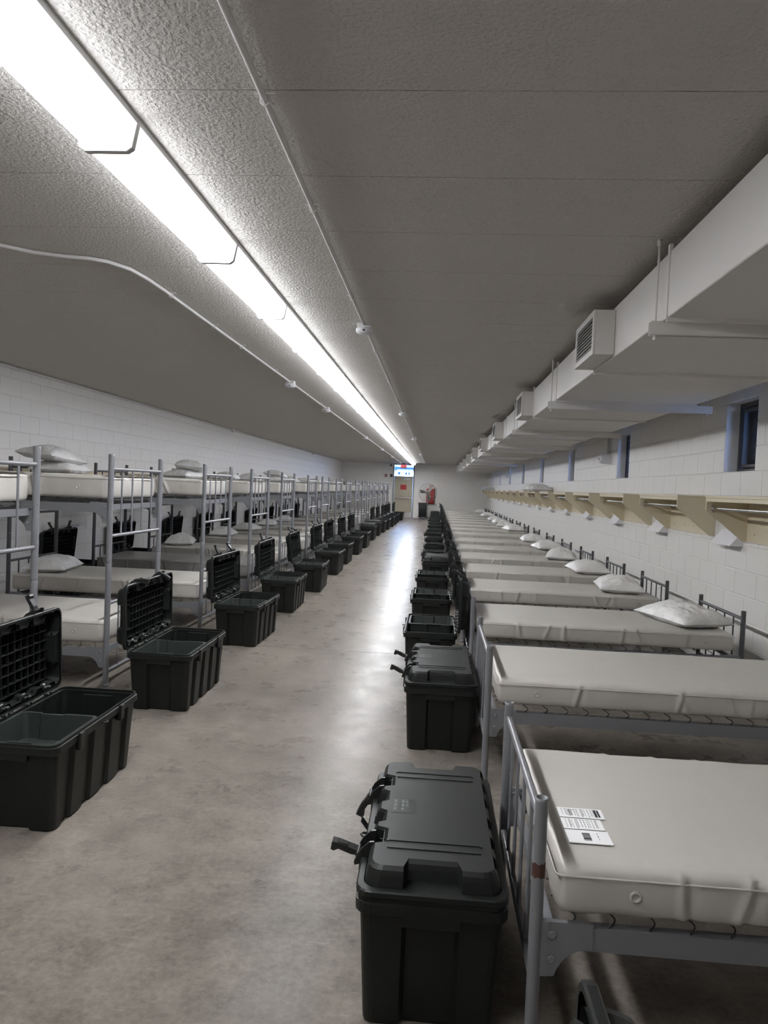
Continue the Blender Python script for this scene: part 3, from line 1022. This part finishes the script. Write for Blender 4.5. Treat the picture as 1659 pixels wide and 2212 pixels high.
def bunk_template(single_hooks):
    P = []
    for yy in (0, WK):
        P.append(T('leg', m_p2, (0, yy, 0)))
        P.append(T('leg', m_p2d, (LK, yy, 0), label='dark steel leg at the head end'))
    P += end_board(0, WK, (1.564, 1.083, 0.60, 0.11), ((1.083, 1.564), (0.11, 0.60)), 'bed_grey', 0.0135, 0.0075)
    P += end_board(LK, WK, (1.564, 1.083, 0.60, 0.11), ((1.083, 1.564), (0.11, 0.60)), 'bed_dark', 0.0135, 0.0075)
    for zr in (0.272, 1.312):
        P += frame_parts(LK, WK, zr, SPR['k'], single_hooks)
    return P


# ---- mattresses
def mattress_mesh(L, W, H, seed, material, amp=1.0):
    rng = random.Random(seed)
    r = 0.022
    nx, ny, nz = 220, 24, 8
    idx, vs, fs = {}, [], []
    cre = [(rng.uniform(0.15, 0.95) * L, rng.uniform(0.006, 0.014), rng.uniform(-0.5, 0.5)) for _ in range(7)]

    def vert(i, j, k):
        key = (i, j, k)
        if key in idx:
            return idx[key]
        p = Vector((L * i / nx, W * j / ny, H * k / nz))
        q = Vector((min(max(p.x, r), L - r), min(max(p.y, r), W - r), min(max(p.z, r), H - r)))
        d_ = p - q
        if d_.length > 1e-9:
            p = q + d_.normalized() * r
        u, w_ = p.x / L, p.y / W
        # crown, sag and side bulge
        if k == nz or p.z > H - r:
            p.z += 0.006 * sin(pi * u) * sin(pi * w_) + 0.0035 * noise.noise(Vector((p.x * 3, p.y * 3, seed)))
        side = max(0.0, 1 - min(p.y, W - p.y) / 0.05)
        s = -1 if p.y < W / 2 else 1
        if side > 0:
            hz = p.z / H
            p.y += s * side * (0.006 * sin(pi * hz))
            for cx, a, sl in cre:
                t = (p.x - cx - sl * (p.z - H / 2)) / 0.014
                if abs(t) < 3:
                    p.y += s * side * amp * a * 0.45 * (math.exp(-t * t) - 0.7 * math.exp(-(t - 1.4) ** 2))
            p.y += s * side * amp * 0.004 * noise.noise(Vector((p.x * 9, p.z * 5, seed + s)))
        ends = max(0.0, 1 - min(p.x, L - p.x) / 0.04)
        if ends > 0:
            e_ = -1 if p.x < L / 2 else 1
            p.x += e_ * ends * (0.006 * sin(pi * p.z / H) + amp * 0.006 * noise.noise(Vector((p.y * 8, p.z * 6, seed + 5))))
        idx[key] = len(vs)
        vs.append(p)
        return idx[key]

    def quad(a, b, c, d_):
        fs.append((vert(*a), vert(*b), vert(*c), vert(*d_)))
    for i in range(nx):
        for j in range(ny):
            quad((i, j, nz), (i + 1, j, nz), (i + 1, j + 1, nz), (i, j + 1, nz))
            quad((i, j, 0), (i, j + 1, 0), (i + 1, j + 1, 0), (i + 1, j, 0))
    for i in range(nx):
        for k in range(nz):
            quad((i, 0, k), (i + 1, 0, k), (i + 1, 0, k + 1), (i, 0, k + 1))
            quad((i, ny, k), (i, ny, k + 1), (i + 1, ny, k + 1), (i + 1, ny, k))
    for j in range(ny):
        for k in range(nz):
            quad((0, j, k), (0, j, k + 1), (0, j + 1, k + 1), (0, j + 1, k))
            quad((nx, j, k), (nx, j + 1, k), (nx, j + 1, k + 1), (nx, j, k + 1))
    return MB().add(vs, fs, True).mesh('mattress_body', material)


def piping_mesh(L, W, z, material):
    r = 0.02
    pts = []
    for sx, sy, a0 in ((1, 1, 0), (-1, 1, pi / 2), (-1, -1, pi), (1, -1, 1.5 * pi)):
        for i in range(5):
            a = a0 + pi / 2 * i / 4
            pts.append((L / 2 + sx * (L / 2 - r) + r * cos(a), W / 2 + sy * (W / 2 - r) + r * sin(a), z))
    pts.append(pts[0])
    return MB().tube(pts, 0.0028, 6, False).mesh('piping', material)


HR, HL_ = 0.130, 0.165
LMB, WMB = 1.86, 0.885
LMK, WMK = 1.935, 0.91
MM = {'b': [mattress_mesh(LMB, WMB, HR, s, 'mattress_vinyl', 1.9) for s in (1, 2, 3)],
      'k': [mattress_mesh(LMK, WMK, HL_, s, 'mattress_vinyl', 2.2) for s in (11, 12, 13)],
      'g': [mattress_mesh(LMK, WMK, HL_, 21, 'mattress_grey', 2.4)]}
PIP = {'b': piping_mesh(LMB + 0.014, WMB + 0.016, HR - 0.022, 'mattress_vinyl'), 'k': piping_mesh(LMK + 0.014, WMK + 0.016, HL_ - 0.022, 'mattress_vinyl'),
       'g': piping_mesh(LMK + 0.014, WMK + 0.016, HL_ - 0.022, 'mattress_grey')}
m_grm = MB().lathe([(0.016, 0.0), (0.016, -0.004), (0.010, -0.006), (0.0095, -0.002), (0.002, -0.002)], 16, 'y').mesh('vent_grommet', 'mattress_vinyl')


def mattress_template(kind, i):
    L, W, H = (LMB, WMB, HR) if kind == 'b' else (LMK, WMK, HL_)
    me = MM[kind][i % len(MM[kind])]
    P = [T('mattress_body', me), T('piping', PIP[kind], (-0.007, -0.008, 0))]
    for x in (0.2, L - 0.2):
        P.append(T('vent_grommet', m_grm, (x, -0.005, H * 0.5)))
        P.append(T('vent_grommet', m_grm, (x, W + 0.005, H * 0.5), (0, 0, pi)))
    return P


# ---- pillows
def pillow_mesh(lx, ly, tz, seed):
    nu, nv = 44, 30
    vs, fs = [], []

    def pt(u, v, sgn):
        px = lx / 2 * u * (1 - 0.07 * (1 - v * v))
        py = ly / 2 * v * (1 - 0.07 * (1 - u * u))
        t = max(0.0, (1 - abs(u) ** 2.6) * (1 - abs(v) ** 2.6)) ** 0.55
        edge = 1 - t
        n = noise.noise(Vector((u * 2.2 + seed, v * 1.6, sgn))) * 0.25 + noise.noise(Vector((u * 6 + seed, v * 5, sgn * 2))) * 0.10
        ang = math.atan2(v, u)
        rad = math.hypot(u, v)
        fold = abs(sin(ang * 5 + seed + 2.2 * noise.noise(Vector((u * 2, v * 2, seed))))) * 0.16 * min(1, max(0, (rad - 0.35) * 1.4))
        z = tz * t * (1 + n - fold)
        if sgn > 0:
            z = z * 0.72 + 0.006 * edge * noise.noise(Vector((u * 9, v * 9, seed)))
        else:
            z = -min(z, tz * 0.55) * 0.40
        return (px, py, z + tz * 0.22)
    for sgn in (1, -1):
        o = len(vs)
        for i in range(nu + 1):
            for j in range(nv + 1):
                vs.append(pt(-1 + 2 * i / nu, -1 + 2 * j / nv, sgn))
        for i in range(nu):
            for j in range(nv):
                a, b = o + i * (nv + 1) + j, o + (i + 1) * (nv + 1) + j
                f = (a, b, b + 1, a + 1)
                fs.append(f if sgn > 0 else f[::-1])
    return MB().add(vs, fs, True).mesh('pillow', 'pillow_vinyl')


PM = [pillow_mesh(0.66, 0.44, 0.17, s) for s in (1.3, 4.7, 8.1, 12.9)]
m_tagl = MB().box(-0.03, 0.03, -0.05, 0.0, 0.0, 0.001).mesh('care_tag', 'label_white')


def pillow(loc, rz, label, group, var=0, rot=None):
    e = obj('pillow', PM[var % 4], None, loc, rot or (0, 0, rz))
    tag(e, label, 'pillow', group)
    return e


# ------------------------------------------------------------------ storage trunks
def outline(hx, hy, r, nfront=(), nback=(), nend=(), sl=0.012, nc=4):
    """counter-clockwise outline; notches (centre, half width, depth); front = +x, back = -x, ends = +-y"""
    pts = []

    def side(p0, p1, inward, notches):
        p0, p1 = Vector(p0), Vector(p1)
        d_ = (p1 - p0).normalized()
        mid = (p0 + p1) / 2
        inw = Vector(inward)
        for c, hw, dep in sorted(notches):
            for t, q in ((c - hw - sl, 0), (c - hw, dep), (c + hw, dep), (c + hw + sl, 0)):
                pts.append(tuple(mid + d_ * t + inw * q))

    def corner(cx, cy, a0):
        for i in range(nc + 1):
            a = a0 + pi / 2 * i / nc
            pts.append((cx + r * cos(a), cy + r * sin(a)))
    corner(hx - r, -hy + r, -pi / 2)
    side((hx, -hy), (hx, hy), (-1, 0), nfront)
    corner(hx - r, hy - r, 0)
    side((hx, hy), (-hx, hy), (0, -1), nend)
    corner(-hx + r, hy - r, pi / 2)
    side((-hx, hy), (-hx, -hy), (1, 0), nback)
    corner(-hx + r, -hy + r, pi)
    side((-hx, -hy), (hx, -hy), (0, 1), nend)
    return pts


def lev(pts, z):
    return [(p[0], p[1], z) for p in pts]


HX, HY = 0.213, 0.425      # rim half sizes
BZ = 0.385                 # rim top
NF = [(t, 0.030, 0.015) for t in (-0.27, -0.09, 0.09, 0.27)]
NE = [(0.0, 0.068, 0.020)]
ob0 = outline(0.183, 0.378, 0.03, NF, NF, NE)
ob1 = outline(0.200, 0.405, 0.03, NF, NF, NE)
ib1 = outline(0.195, 0.400, 0.028, NF, NF, NE)
ib0 = outline(0.178, 0.373, 0.028, NF, NF, NE)
ob00 = outline(0.175, 0.370, 0.03, NF, NF, NE)
tb = MB()
tb.loft([lev(ob00, 0.0), lev(ob0, 0.008), lev(ob1, BZ - 0.045)], True, False)
tb.loft([lev(ib1, BZ - 0.03), lev(ib0, 0.012)], False, True)
m_tbody = tb.mesh('body', 'trunk_green')
rm = MB()
o0, o1, o2 = outline(0.203, 0.41, 0.035), outline(HX, HY, 0.045), outline(HX - 0.006, HY - 0.006, 0.042)
i0, i1 = outline(0.199, 0.411, 0.035), outline(0.193, 0.402, 0.03)
rm.loft([lev(o0, BZ - 0.05), lev(o1, BZ - 0.042), lev(o1, BZ - 0.012), lev(o2, BZ - 0.010), lev(o2, BZ), lev(i0, BZ), lev(i0, BZ - 0.012), lev(i1, BZ - 0.014), lev(i1, BZ - 0.05)], False, False)
# drop tabs of the rim on both ends
for s in (-1, 1):
    y0, y1 = sorted((s * (HY - 0.028), s * (HY - 0.004)))
    rm.bbox(-0.085, 0.085, y0, y1, BZ - 0.075, BZ - 0.03, 0.004)
m_trim = rm.mesh('rim', 'trunk_green')
kp = MB().bbox(HX - 0.014, HX + 0.006, -0.022, 0.022, BZ - 0.085, BZ - 0.012, 0.003).bbox(HX - 0.004, HX + 0.012, -0.030, -0.020, BZ - 0.075, BZ - 0.005, 0.003)
m_keep = kp.mesh('latch_keeper', 'trunk_black')
m_hasp = MB().tube([(HX, -0.012, BZ - 0.03), (HX + 0.018, -0.012, BZ - 0.028), (HX + 0.024, 0, BZ - 0.028), (HX + 0.018, 0.012, BZ - 0.028), (HX, 0.012, BZ - 0.03)], 0.004, 6).mesh('padlock_loop', 'trunk_black')
hk = MB()
for s in (-1, 1):
    hk.bbox(-HX - 0.004, -HX + 0.02, s * 0.018 - 0.008, s * 0.018 + 0.008, BZ - 0.006, BZ + 0.007, 0.002)
hk.tube([(-HX + 0.004, -0.03, BZ + 0.003), (-HX + 0.004, 0.03, BZ + 0.003)], 0.0045, 8)
m_hinge = hk.mesh('hinge', 'trunk_black')
HINGY = (-0.27, -0.09, 0.09, 0.27)

# lid, hinge edge at x=0, flange bottom at z=0, extends to x = 2*HX
LF = [(-0.205, 0.042, 0.034), (-0.075, 0.036, 0.022), (0.075, 0.036, 0.022), (0.205, 0.042, 0.034)]
LBk = [(t, 0.022, 0.02) for t in (-0.32, -0.20, -0.075, 0.075, 0.20, 0.32)]
LE = [(0.0, 0.07, 0.046)]


def shl(pts):
    return [(p[0] + HX, p[1]) for p in pts]


w0 = shl(outline(0.192, 0.402, 0.04, LF, LBk, LE))
w1 = shl(outline(0.186, 0.396, 0.04, LF, LBk, LE))
w2 = shl(outline(0.182, 0.392, 0.04, LF, LBk, LE))
w3 = shl(outline(0.172, 0.382, 0.034, LF, LBk, LE))
v0 = shl(outline(0.188, 0.398, 0.037, LF, LBk, LE))
v1 = shl(outline(0.178, 0.388, 0.035, LF, LBk, LE))
f0, f1 = shl(outline(HX, HY, 0.045)), shl(outline(HX - 0.004, HY - 0.004, 0.042))
fi = shl(outline(0.199, 0.411, 0.035))
LH = 0.076
ld = MB()
ld.loft([lev(w0, 0.018), lev(w1, LH - 0.024), lev(w2, LH - 0.010), lev(w3, LH)], False, True)
ld.loft([lev(v1, LH - 0.006), lev(v0, 0.0)], True, False)
m_lid = ld.mesh('lid_shell', 'trunk_green')
lfm = MB().loft([lev(fi, 0.0), lev(f1, 0.0), lev(f0, 0.004), lev(f0, 0.018), lev(f1, 0.022), lev(shl(outline(0.158, 0.355, 0.03)), 0.0225)], False, False)
lfm2 = MB().loft([lev(fi, 0.0), lev(f1, 0.0), lev(f0, 0.004), lev(f0, 0.018), lev(f1, 0.022), lev(shl(outline(0.194, 0.404, 0.04)), 0.0222)], False, False)
# pockets behind the notches are closed by a narrow shelf
for c, hw, dep in LE:
    for s in (-1, 1):
        y0, y1 = sorted((s * 0.352, s * 0.408))
        lfm2.box(HX - hw - 0.015, HX + hw + 0.015, y0, y1, 0.014, 0.0225)
for c, hw, dep in LF:
    lfm2.box(HX + 0.155, HX + 0.198, c - hw - 0.012, c + hw + 0.012, 0.014, 0.0225)
for c, hw, dep in LBk:
    lfm2.box(HX - 0.198, HX - 0.168, -c - hw - 0.012, -c + hw + 0.012, 0.014, 0.0225)
m_lflange = lfm2.mesh('lid_flange', 'trunk_green')
gr = MB()
for i in range(7):
    x = HX - 0.150 + 0.05 * i
    gr.box(x - 0.0015, x + 0.0015, -0.34, 0.34, LH - 0.040, LH - 0.006)
for j in range(13):
    yy = -0.33 + 0.055 * j
    gr.box(HX - 0.155, HX + 0.16, yy - 0.0015, yy + 0.0015, LH - 0.038, LH - 0.006)
m_ribs = gr.mesh('rib_grid', 'trunk_green')
pk = MB().bbox(0.022, 0.05, -0.016, 0.016, 0.012, 0.034, 0.006).lathe([(0.008, -0.02), (0.008, 0.02)], 8, 'y', (0.03, 0, 0.008))
m_pocket = pk.mesh('hinge_boss', 'tray_green')
m_pin = MB().lathe([(0.009, -0.012), (0.009, 0.012)], 8, 'y', (0.026, 0.02, 0.004)).mesh('hinge_pin', 'trunk_black')
rg = MB()
for yy in (-0.26, 0.26):
    for s in (-1, 1):
        rg.box(HX - 0.14, HX + 0.135, yy + s * 0.022 - 0.002, yy + s * 0.022 + 0.002, LH - 0.0005, LH + 0.0025)
    rg.box(HX - 0.144, HX - 0.138, yy - 0.022, yy - 0.014, LH - 0.0005, LH + 0.003)
    rg.box(HX + 0.133, HX + 0.139, yy - 0.022, yy - 0.014, LH - 0.0005, LH + 0.003)
m_ridge = rg.mesh('lid_ridge', 'trunk_black')
lt = MB()
lt.prism([(0.0, -0.006), (0.02, -0.010), (0.062, -0.006), (0.074, -0.016), (0.084, -0.014), (0.086, 0.010), (0.07, 0.011), (0.02, 0.008), (0.0, 0.006)], 1, -0.017, 0.017)
lt.bbox(0.036, 0.066, -0.010, 0.010, 0.009, 0.0125, 0.001)
lt.lathe([(0.008, -0.03), (0.008, 0.03)], 8, 'y')
m_latch = lt.mesh('latch', 'trunk_black')
m_ear = MB().prism([(-0.028, 0.0), (0.026, -0.016), (0.028, -0.004), (0.008, 0.034), (-0.016, 0.056), (-0.03, 0.058)], 1, -0.004, 0.004).mesh('latch_ear', 'trunk_black')
m_stk = MB().box(HX - 0.045, HX + 0.03, -0.052, 0.052, LH, LH + 0.0006).mesh('sticker', 'sticker_dark')
tx = MB()
for i, (z, n) in enumerate(((0.02, 3), (-0.005, 3), (-0.018, 2))):
    for j in range(n):
        tx.box(HX + z - 0.004, HX + z + 0.004 - 0.002 * (i > 1), -0.042 + 0.028 * j, -0.042 + 0.028 * j + 0.02, LH + 0.0006, LH + 0.0009)
m_stkp = tx.mesh('sticker_print', 'print_grey')
# tray
tr = MB()
NT = [(0.03, 0.05, 0.014)]
ta, tc_ = outline(0.165, 0.178, 0.025, (), (), NT), outline(0.180, 0.193, 0.028, (), (), NT)
tl = outline(0.189, 0.203, 0.03, (), (), NT)
ti, tj = outline(0.176, 0.189, 0.026, (), (), NT), outline(0.160, 0.173, 0.023, (), (), NT)
tr.loft([lev(ta, 0.0), lev(tc_, 0.112), lev(tl, 0.114), lev(tl, 0.122), lev(ti, 0.122), lev(tj, 0.006)], True, True)
for x in (-0.08, 0.0, 0.08):
    tr.prism([(x - 0.014, 0.0055), (x - 0.009, 0.0095), (x + 0.009, 0.0095), (x + 0.014, 0.0055)], 1, -0.15, 0.15)
m_tray = tr.mesh('tray', 'tray_green')


def trunk(loc, rz, is_open, label, group, ang=93.0, latch=(50, 50), detail=True, tray=None, hangtag=False):
    """loc = centre on the floor; front (latch side) = local +x"""
    e = obj('footlocker', None, None, loc, (0, 0, rz))
    tag(e, label, 'footlocker', group)
    b = obj('body', m_tbody, e)
    obj('rim', m_trim, e)
    for yy in (-0.205, 0.205):
        obj('latch_keeper', m_keep, b, (0, yy, 0))
    obj('padlock_loop', m_hasp, b)
    for yy in HINGY:
        obj('hinge', m_hinge, b, (0, yy, 0))
    a = -radians(ang) if is_open else 0.0
    l = obj('lid', m_lid, e, (-HX, 0, BZ + 0.0015), (0, a, 0))
    obj('lid_flange', m_lflange, l)
    if is_open or detail:
        obj('rib_grid', m_ribs, l)
        for yy in HINGY:
            obj('hinge_boss', m_pocket, l, (0, yy, 0))
            obj('hinge_pin', m_pin, l, (0, yy, 0))
    obj('lid_ridge', m_ridge, l)
    for yy, ta_ in zip((-0.205, 0.205), latch):
        for s_ in (-0.036, 0.036):
            obj('latch_ear', m_ear, l, (2 * HX - 0.006, yy + s_, 0.012))
        obj('latch', m_latch, l, (2 * HX + 0.012, yy, 0.02), (0, radians(ta_), 0))
    if detail:
        obj('sticker', m_stk, l, (0.107, 0, 0))
        obj('sticker_print', m_stkp, l, (0.107, 0, 0))
    if hangtag:
        t_ = obj('hang_tag', MB().box(-0.001, 0.001, -0.02, 0.02, -0.11, 0.0).mesh('hang_tag', 'trunk_black'), l, (2 * HX + 0.03, -0.06, -0.005), (0, radians(38), 0))
    if tray:
        c, s = cos(rz), sin(rz)
        ty = -0.19
        tag(obj('storage_tray', m_tray, None, (loc[0] - s * ty, loc[1] + c * ty, BZ - 0.130), (0, 0, rz)), tray, 'tray', group.replace('footlockers', 'trays'))
    return e


# ------------------------------------------------------------------ window-wall row: single beds and trunks
BX = 0.315
BEDY = [1.915, 3.775, 5.46, 7.22, 8.85, 10.60, 12.30, 14.10, 16.05, 17.90, 19.70, 21.60, 23.40, 25.30, 27.20, 29.10, 31.0, 32.9]
NB = len(BEDY)
t_near = bed_template(True)
t_rust = bed_template(True, True)
t_far = bed_template(False)
PILB = {2: 0.16, 3: -0.05, 4: 0.02, 5: -0.1, 6: 0.06, 7: 0.0, 9: 0.1, 10: -0.08, 11: 0.05, 12: 0.0, 14: 0.07, 16: -0.05}
for i, yy in enumerate(BEDY):
    o_ = ORD[NB - 1 - i]
    thing('bed_frame', t_rust if i == 0 else (t_near if i < 3 else t_far), 'grey steel single bed by the window wall, %s from the far wall' % o_, 'bed', (BX, yy, 0), 0, 'single beds by the window wall')
    P = mattress_template('b', i)
    my, mz = yy - 0.015, 0.412
    m_ = thing('mattress', P, 'beige vinyl mattress on the single bed %s from the far wall' % o_, 'mattress', (BX + 0.05, my, mz), 0, 'mattresses on the single beds')
    if i == 0:
        # care labels on the foot corner of the mattress
        zl = HR + 0.004
        bars = MB()
        panels = [(0.05, 0.185, 0.285, 0.35), (0.05, 0.168, 0.210, 0.278), (0.05, 0.172, 0.125, 0.203)]
        for n, (a, b, c_, d_) in enumerate(panels):
            lb = obj('care_label', MB().box(a, b, c_, d_, zl - 0.001, zl + 0.0012).mesh('care_label', 'label_white'), m_)
            pr = MB()
            rg_ = random.Random(n)
            if n < 2:
                x = a + 0.012
                while x < b - 0.012:
                    w_ = rg_.choice((0.0012, 0.0012, 0.0016))
                    y1 = d_ - 0.006
                    while y1 > c_ + 0.012:
                        l_ = rg_.uniform(0.004, 0.014)
                        pr.box(x, x + w_, max(y1 - l_, c_ + 0.006), y1, zl + 0.0012, zl + 0.0015)
                        y1 -= l_ + 0.003
                    x += rg_.choice((0.0035, 0.0035, 0.006, 0.009))
                if n == 0:
                    for xx in (0.168, 0.159):
                        pr.box(xx, xx + 0.006, c_ + 0.01, d_ - 0.008, zl + 0.0012, zl + 0.0015)
                    obj('label_logo', text_mesh('Lsco', 0.022, 'print_black', 0.0002), lb, (0.088, (c_ + d_) / 2, zl + 0.0016), (0, 0, -pi / 2))
            else:
                yb = 0.142
                while yb < 0.186:
                    w_ = rg_.choice((0.0008, 0.0015, 0.0024))
                    pr.box(0.095, 0.117, yb, yb + w_, zl + 0.0012, zl + 0.0015)
                    yb += w_ + rg_.choice((0.0008, 0.0016))
                for yy_, l_ in ((0.15, 0.005), (0.162, 0.014), (0.183, 0.006)):
                    pr.box(0.138, 0.1395, yy_, yy_ + l_, zl + 0.0012, zl + 0.0015)
            obj('label_print', pr.mesh('label_print', 'print_black'), lb)
    if i in PILB:
        pillow((BX + 1.62 + PILB[i] * 0.3, yy + 0.40, mz + HR + 0.004), pi / 2 + PILB[i] * 2, 'crinkled white pillow on the single bed %s from the far wall' % o_, 'pillows on the single beds', i)

#           rim near Y, centre X, open, latch angles
RT = [(0.235, 0.037, 1), (1.94, 0.043, 0), (4.10, 0.082, 0), (5.65, 0.008, 1), (7.38, 0.003, 1), (9.18, 0.004, 1), (11.1, 0.05, 0), (12.7, 0.005, 1), (14.48, 0.012, 1), (16.45, 0.0, 1),
      (18.2, -0.045, 1), (19.95, 0.0, 1), (22.2, 0.0, 1), (24.0, 0.0, 1), (26.1, -0.035, 1), (27.9, 0.0, 1), (29.8, 0.0, 1), (31.9, 0.0, 1), (33.7, 0.0, 0)]
NR = len(RT)
for i, (yy, xx, op) in enumerate(RT):
    w_ = 'open' if op else 'closed'
    trunk((xx - 0.006, yy + HY, 0), pi, op, '%s dark green footlocker before the single beds, %s from the far wall' % (w_, ORD[NR - 1 - i]), 'footlockers before the single beds',
          ang=90.0, latch={1: (62, -14), 2: (-20, -22)}.get(i, (150, 150) if not op else (58, 62)), detail=i < 4,
          tray=('green tray in the footlocker before the single beds, %s from the far wall' % ORD[NR - 1 - i]) if op and i > 0 else None, hangtag=(i == 1))

# ------------------------------------------------------------------ bunk row
KX = -2.312
BUNKY = [3.11, 4.99, 7.07, 8.91, 10.70, 12.90, 14.52, 16.58, 18.48, 20.6, 22.5, 24.05, 26.2, 28.7, 31.3, 33.8]
NK = len(BUNKY)
k_near = bunk_template(True)
k_far = bunk_template(False)
for i, yy in enumerate(BUNKY):
    o_ = ORD[NK - 1 - i]
    thing('bunk_bed', k_near if i in (1, 2) else k_far, 'tall grey steel bunk bed, %s from the far wall' % o_, 'bunk bed', (KX, yy + WK, 0), pi, 'bunk beds')
    for lv, zz in (('lower', 0.308), ('upper', 1.348)):
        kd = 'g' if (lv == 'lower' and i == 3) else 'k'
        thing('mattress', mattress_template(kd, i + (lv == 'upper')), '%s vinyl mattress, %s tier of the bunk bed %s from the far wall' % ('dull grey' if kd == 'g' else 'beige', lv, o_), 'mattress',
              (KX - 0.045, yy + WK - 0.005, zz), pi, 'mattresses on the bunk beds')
zu, zlw = 1.348 + HL_ + 0.004, 0.308 + HL_ + 0.004
LP = [(2, 'lower', -4.08, 0.42, 0.15), (4, 'lower', -4.0, 0.45, 0.25), (5, 'lower', -3.95, 0.4, 0.1), (6, 'lower', -3.95, 0.45, -0.2), (7, 'lower', -4.0, 0.45, 0.1), (8, 'lower', -4.0, 0.45, 0.0),
      (2, 'upper', -4.08, 0.52, 0.1), (4, 'upper', -3.95, 0.4, -0.2), (5, 'upper', -3.95, 0.45, 0.1), (6, 'upper', -3.9, 0.4, 0.0), (7, 'upper', -3.9, 0.45, 0.15), (8, 'upper', -3.9, 0.45, -0.1), (9, 'upper', -3.9, 0.45, 0.1), (10, 'upper', -3.9, 0.45, 0.1), (12, 'upper', -3.9, 0.45, 0.0)]
for n, (i, lv, x, dy, a) in enumerate(LP):
    o_ = ORD[NK - 1 - i]
    pillow((x, BUNKY[i] + dy, zu if lv == 'upper' else zlw), pi / 2 + a, 'crinkled white pillow on the %s tier of the bunk bed %s from the far wall' % (lv, o_), 'pillows on the bunk beds', n)
for i, x, dy, a in ((2, -4.08, 0.34, -0.12), (4, -3.9, 0.45, 0.3), (7, -3.86, 0.5, -0.1)):
    o_ = ORD[NK - 1 - i]
    pillow((x, BUNKY[i] + dy, zu + 0.125), 0, 'second pillow stacked on another, upper tier of the bunk bed %s from the far wall' % o_, 'pillows on the bunk beds', i + 1, (radians(4), radians(5), pi / 2 + a))

LTY = [(2.90, -1.735, 1), (4.547, -1.745, 1), (6.47, -1.765, 1), (8.27, -1.79, 1), (9.98, -1.755, 1), (11.97, -1.78, 1), (13.68, -1.82, 1), (15.66, -1.82, 1), (17.44, -1.82, 1), (20.0, -1.87, 0), (21.9, -1.87, 0),
       (23.6, -1.84, 1), (25.3, -1.80, 1), (27.2, -1.76, 1), (28.9, -1.75, 1), (30.6, -1.75, 1), (32.8, -1.68, 1)]
NT_ = len(LTY)
for i, (yy, xx, op) in enumerate(LTY):
    w_ = 'open' if op else 'closed'
    trunk((xx, yy + 0.372, 0), radians([0, 0.5, -1.5, 1, 2, 0, 0][i] if i < 7 else 0), op, '%s dark green footlocker before the bunk beds, %s from the far wall' % (w_, ORD[NT_ - 1 - i]), 'footlockers before the bunk beds',
          ang=[92, 91, 92, 92, 97, 92, 92, 93][i] if i < 8 else 92, latch=[(-50, -25), (95, 120), (-20, -35), (-15, 170), (-30, -60)][i % 5] if op else (150, 150), detail=i < 4,
          tray=('green tray in the footlocker before the bunk beds, %s from the far wall' % ORD[NT_ - 1 - i]) if op else None)
# trunks behind the headboards, lids against the wall
WTY = [8.43, 10.30, 12.45, 14.2, 16.1, 18.1, 20.1, 22.1, 24.1]
for i, yy in enumerate(WTY):
    trunk((XL + 0.308, yy + HY, 0), 0, 1, 'open footlocker between bunk headboards and the wall, %s from the far wall' % ORD[len(WTY) - 1 - i], 'footlockers behind the bunk beds', ang=84.0, latch=(-35, 10), detail=False)

# pillows lying on the coat shelves
for k, (yy, a) in enumerate(((16.2, 0.1), (17.0, 1.4), (31.9, 0.2), (33.7, 0.0))):
    pillow((XR - 0.25, yy, ZT + 0.002), pi / 2 + a * 0.25, ['pillow on a mid-wall coat shelf, the one of the pair farther from the far wall', 'pillow on a mid-wall coat shelf, the one of the pair closer to the far wall', 'white pillow on the shelf second nearest the far wall', 'white pillow on the shelf nearest the far wall'][k],
           'pillows on the window-wall shelves', k)
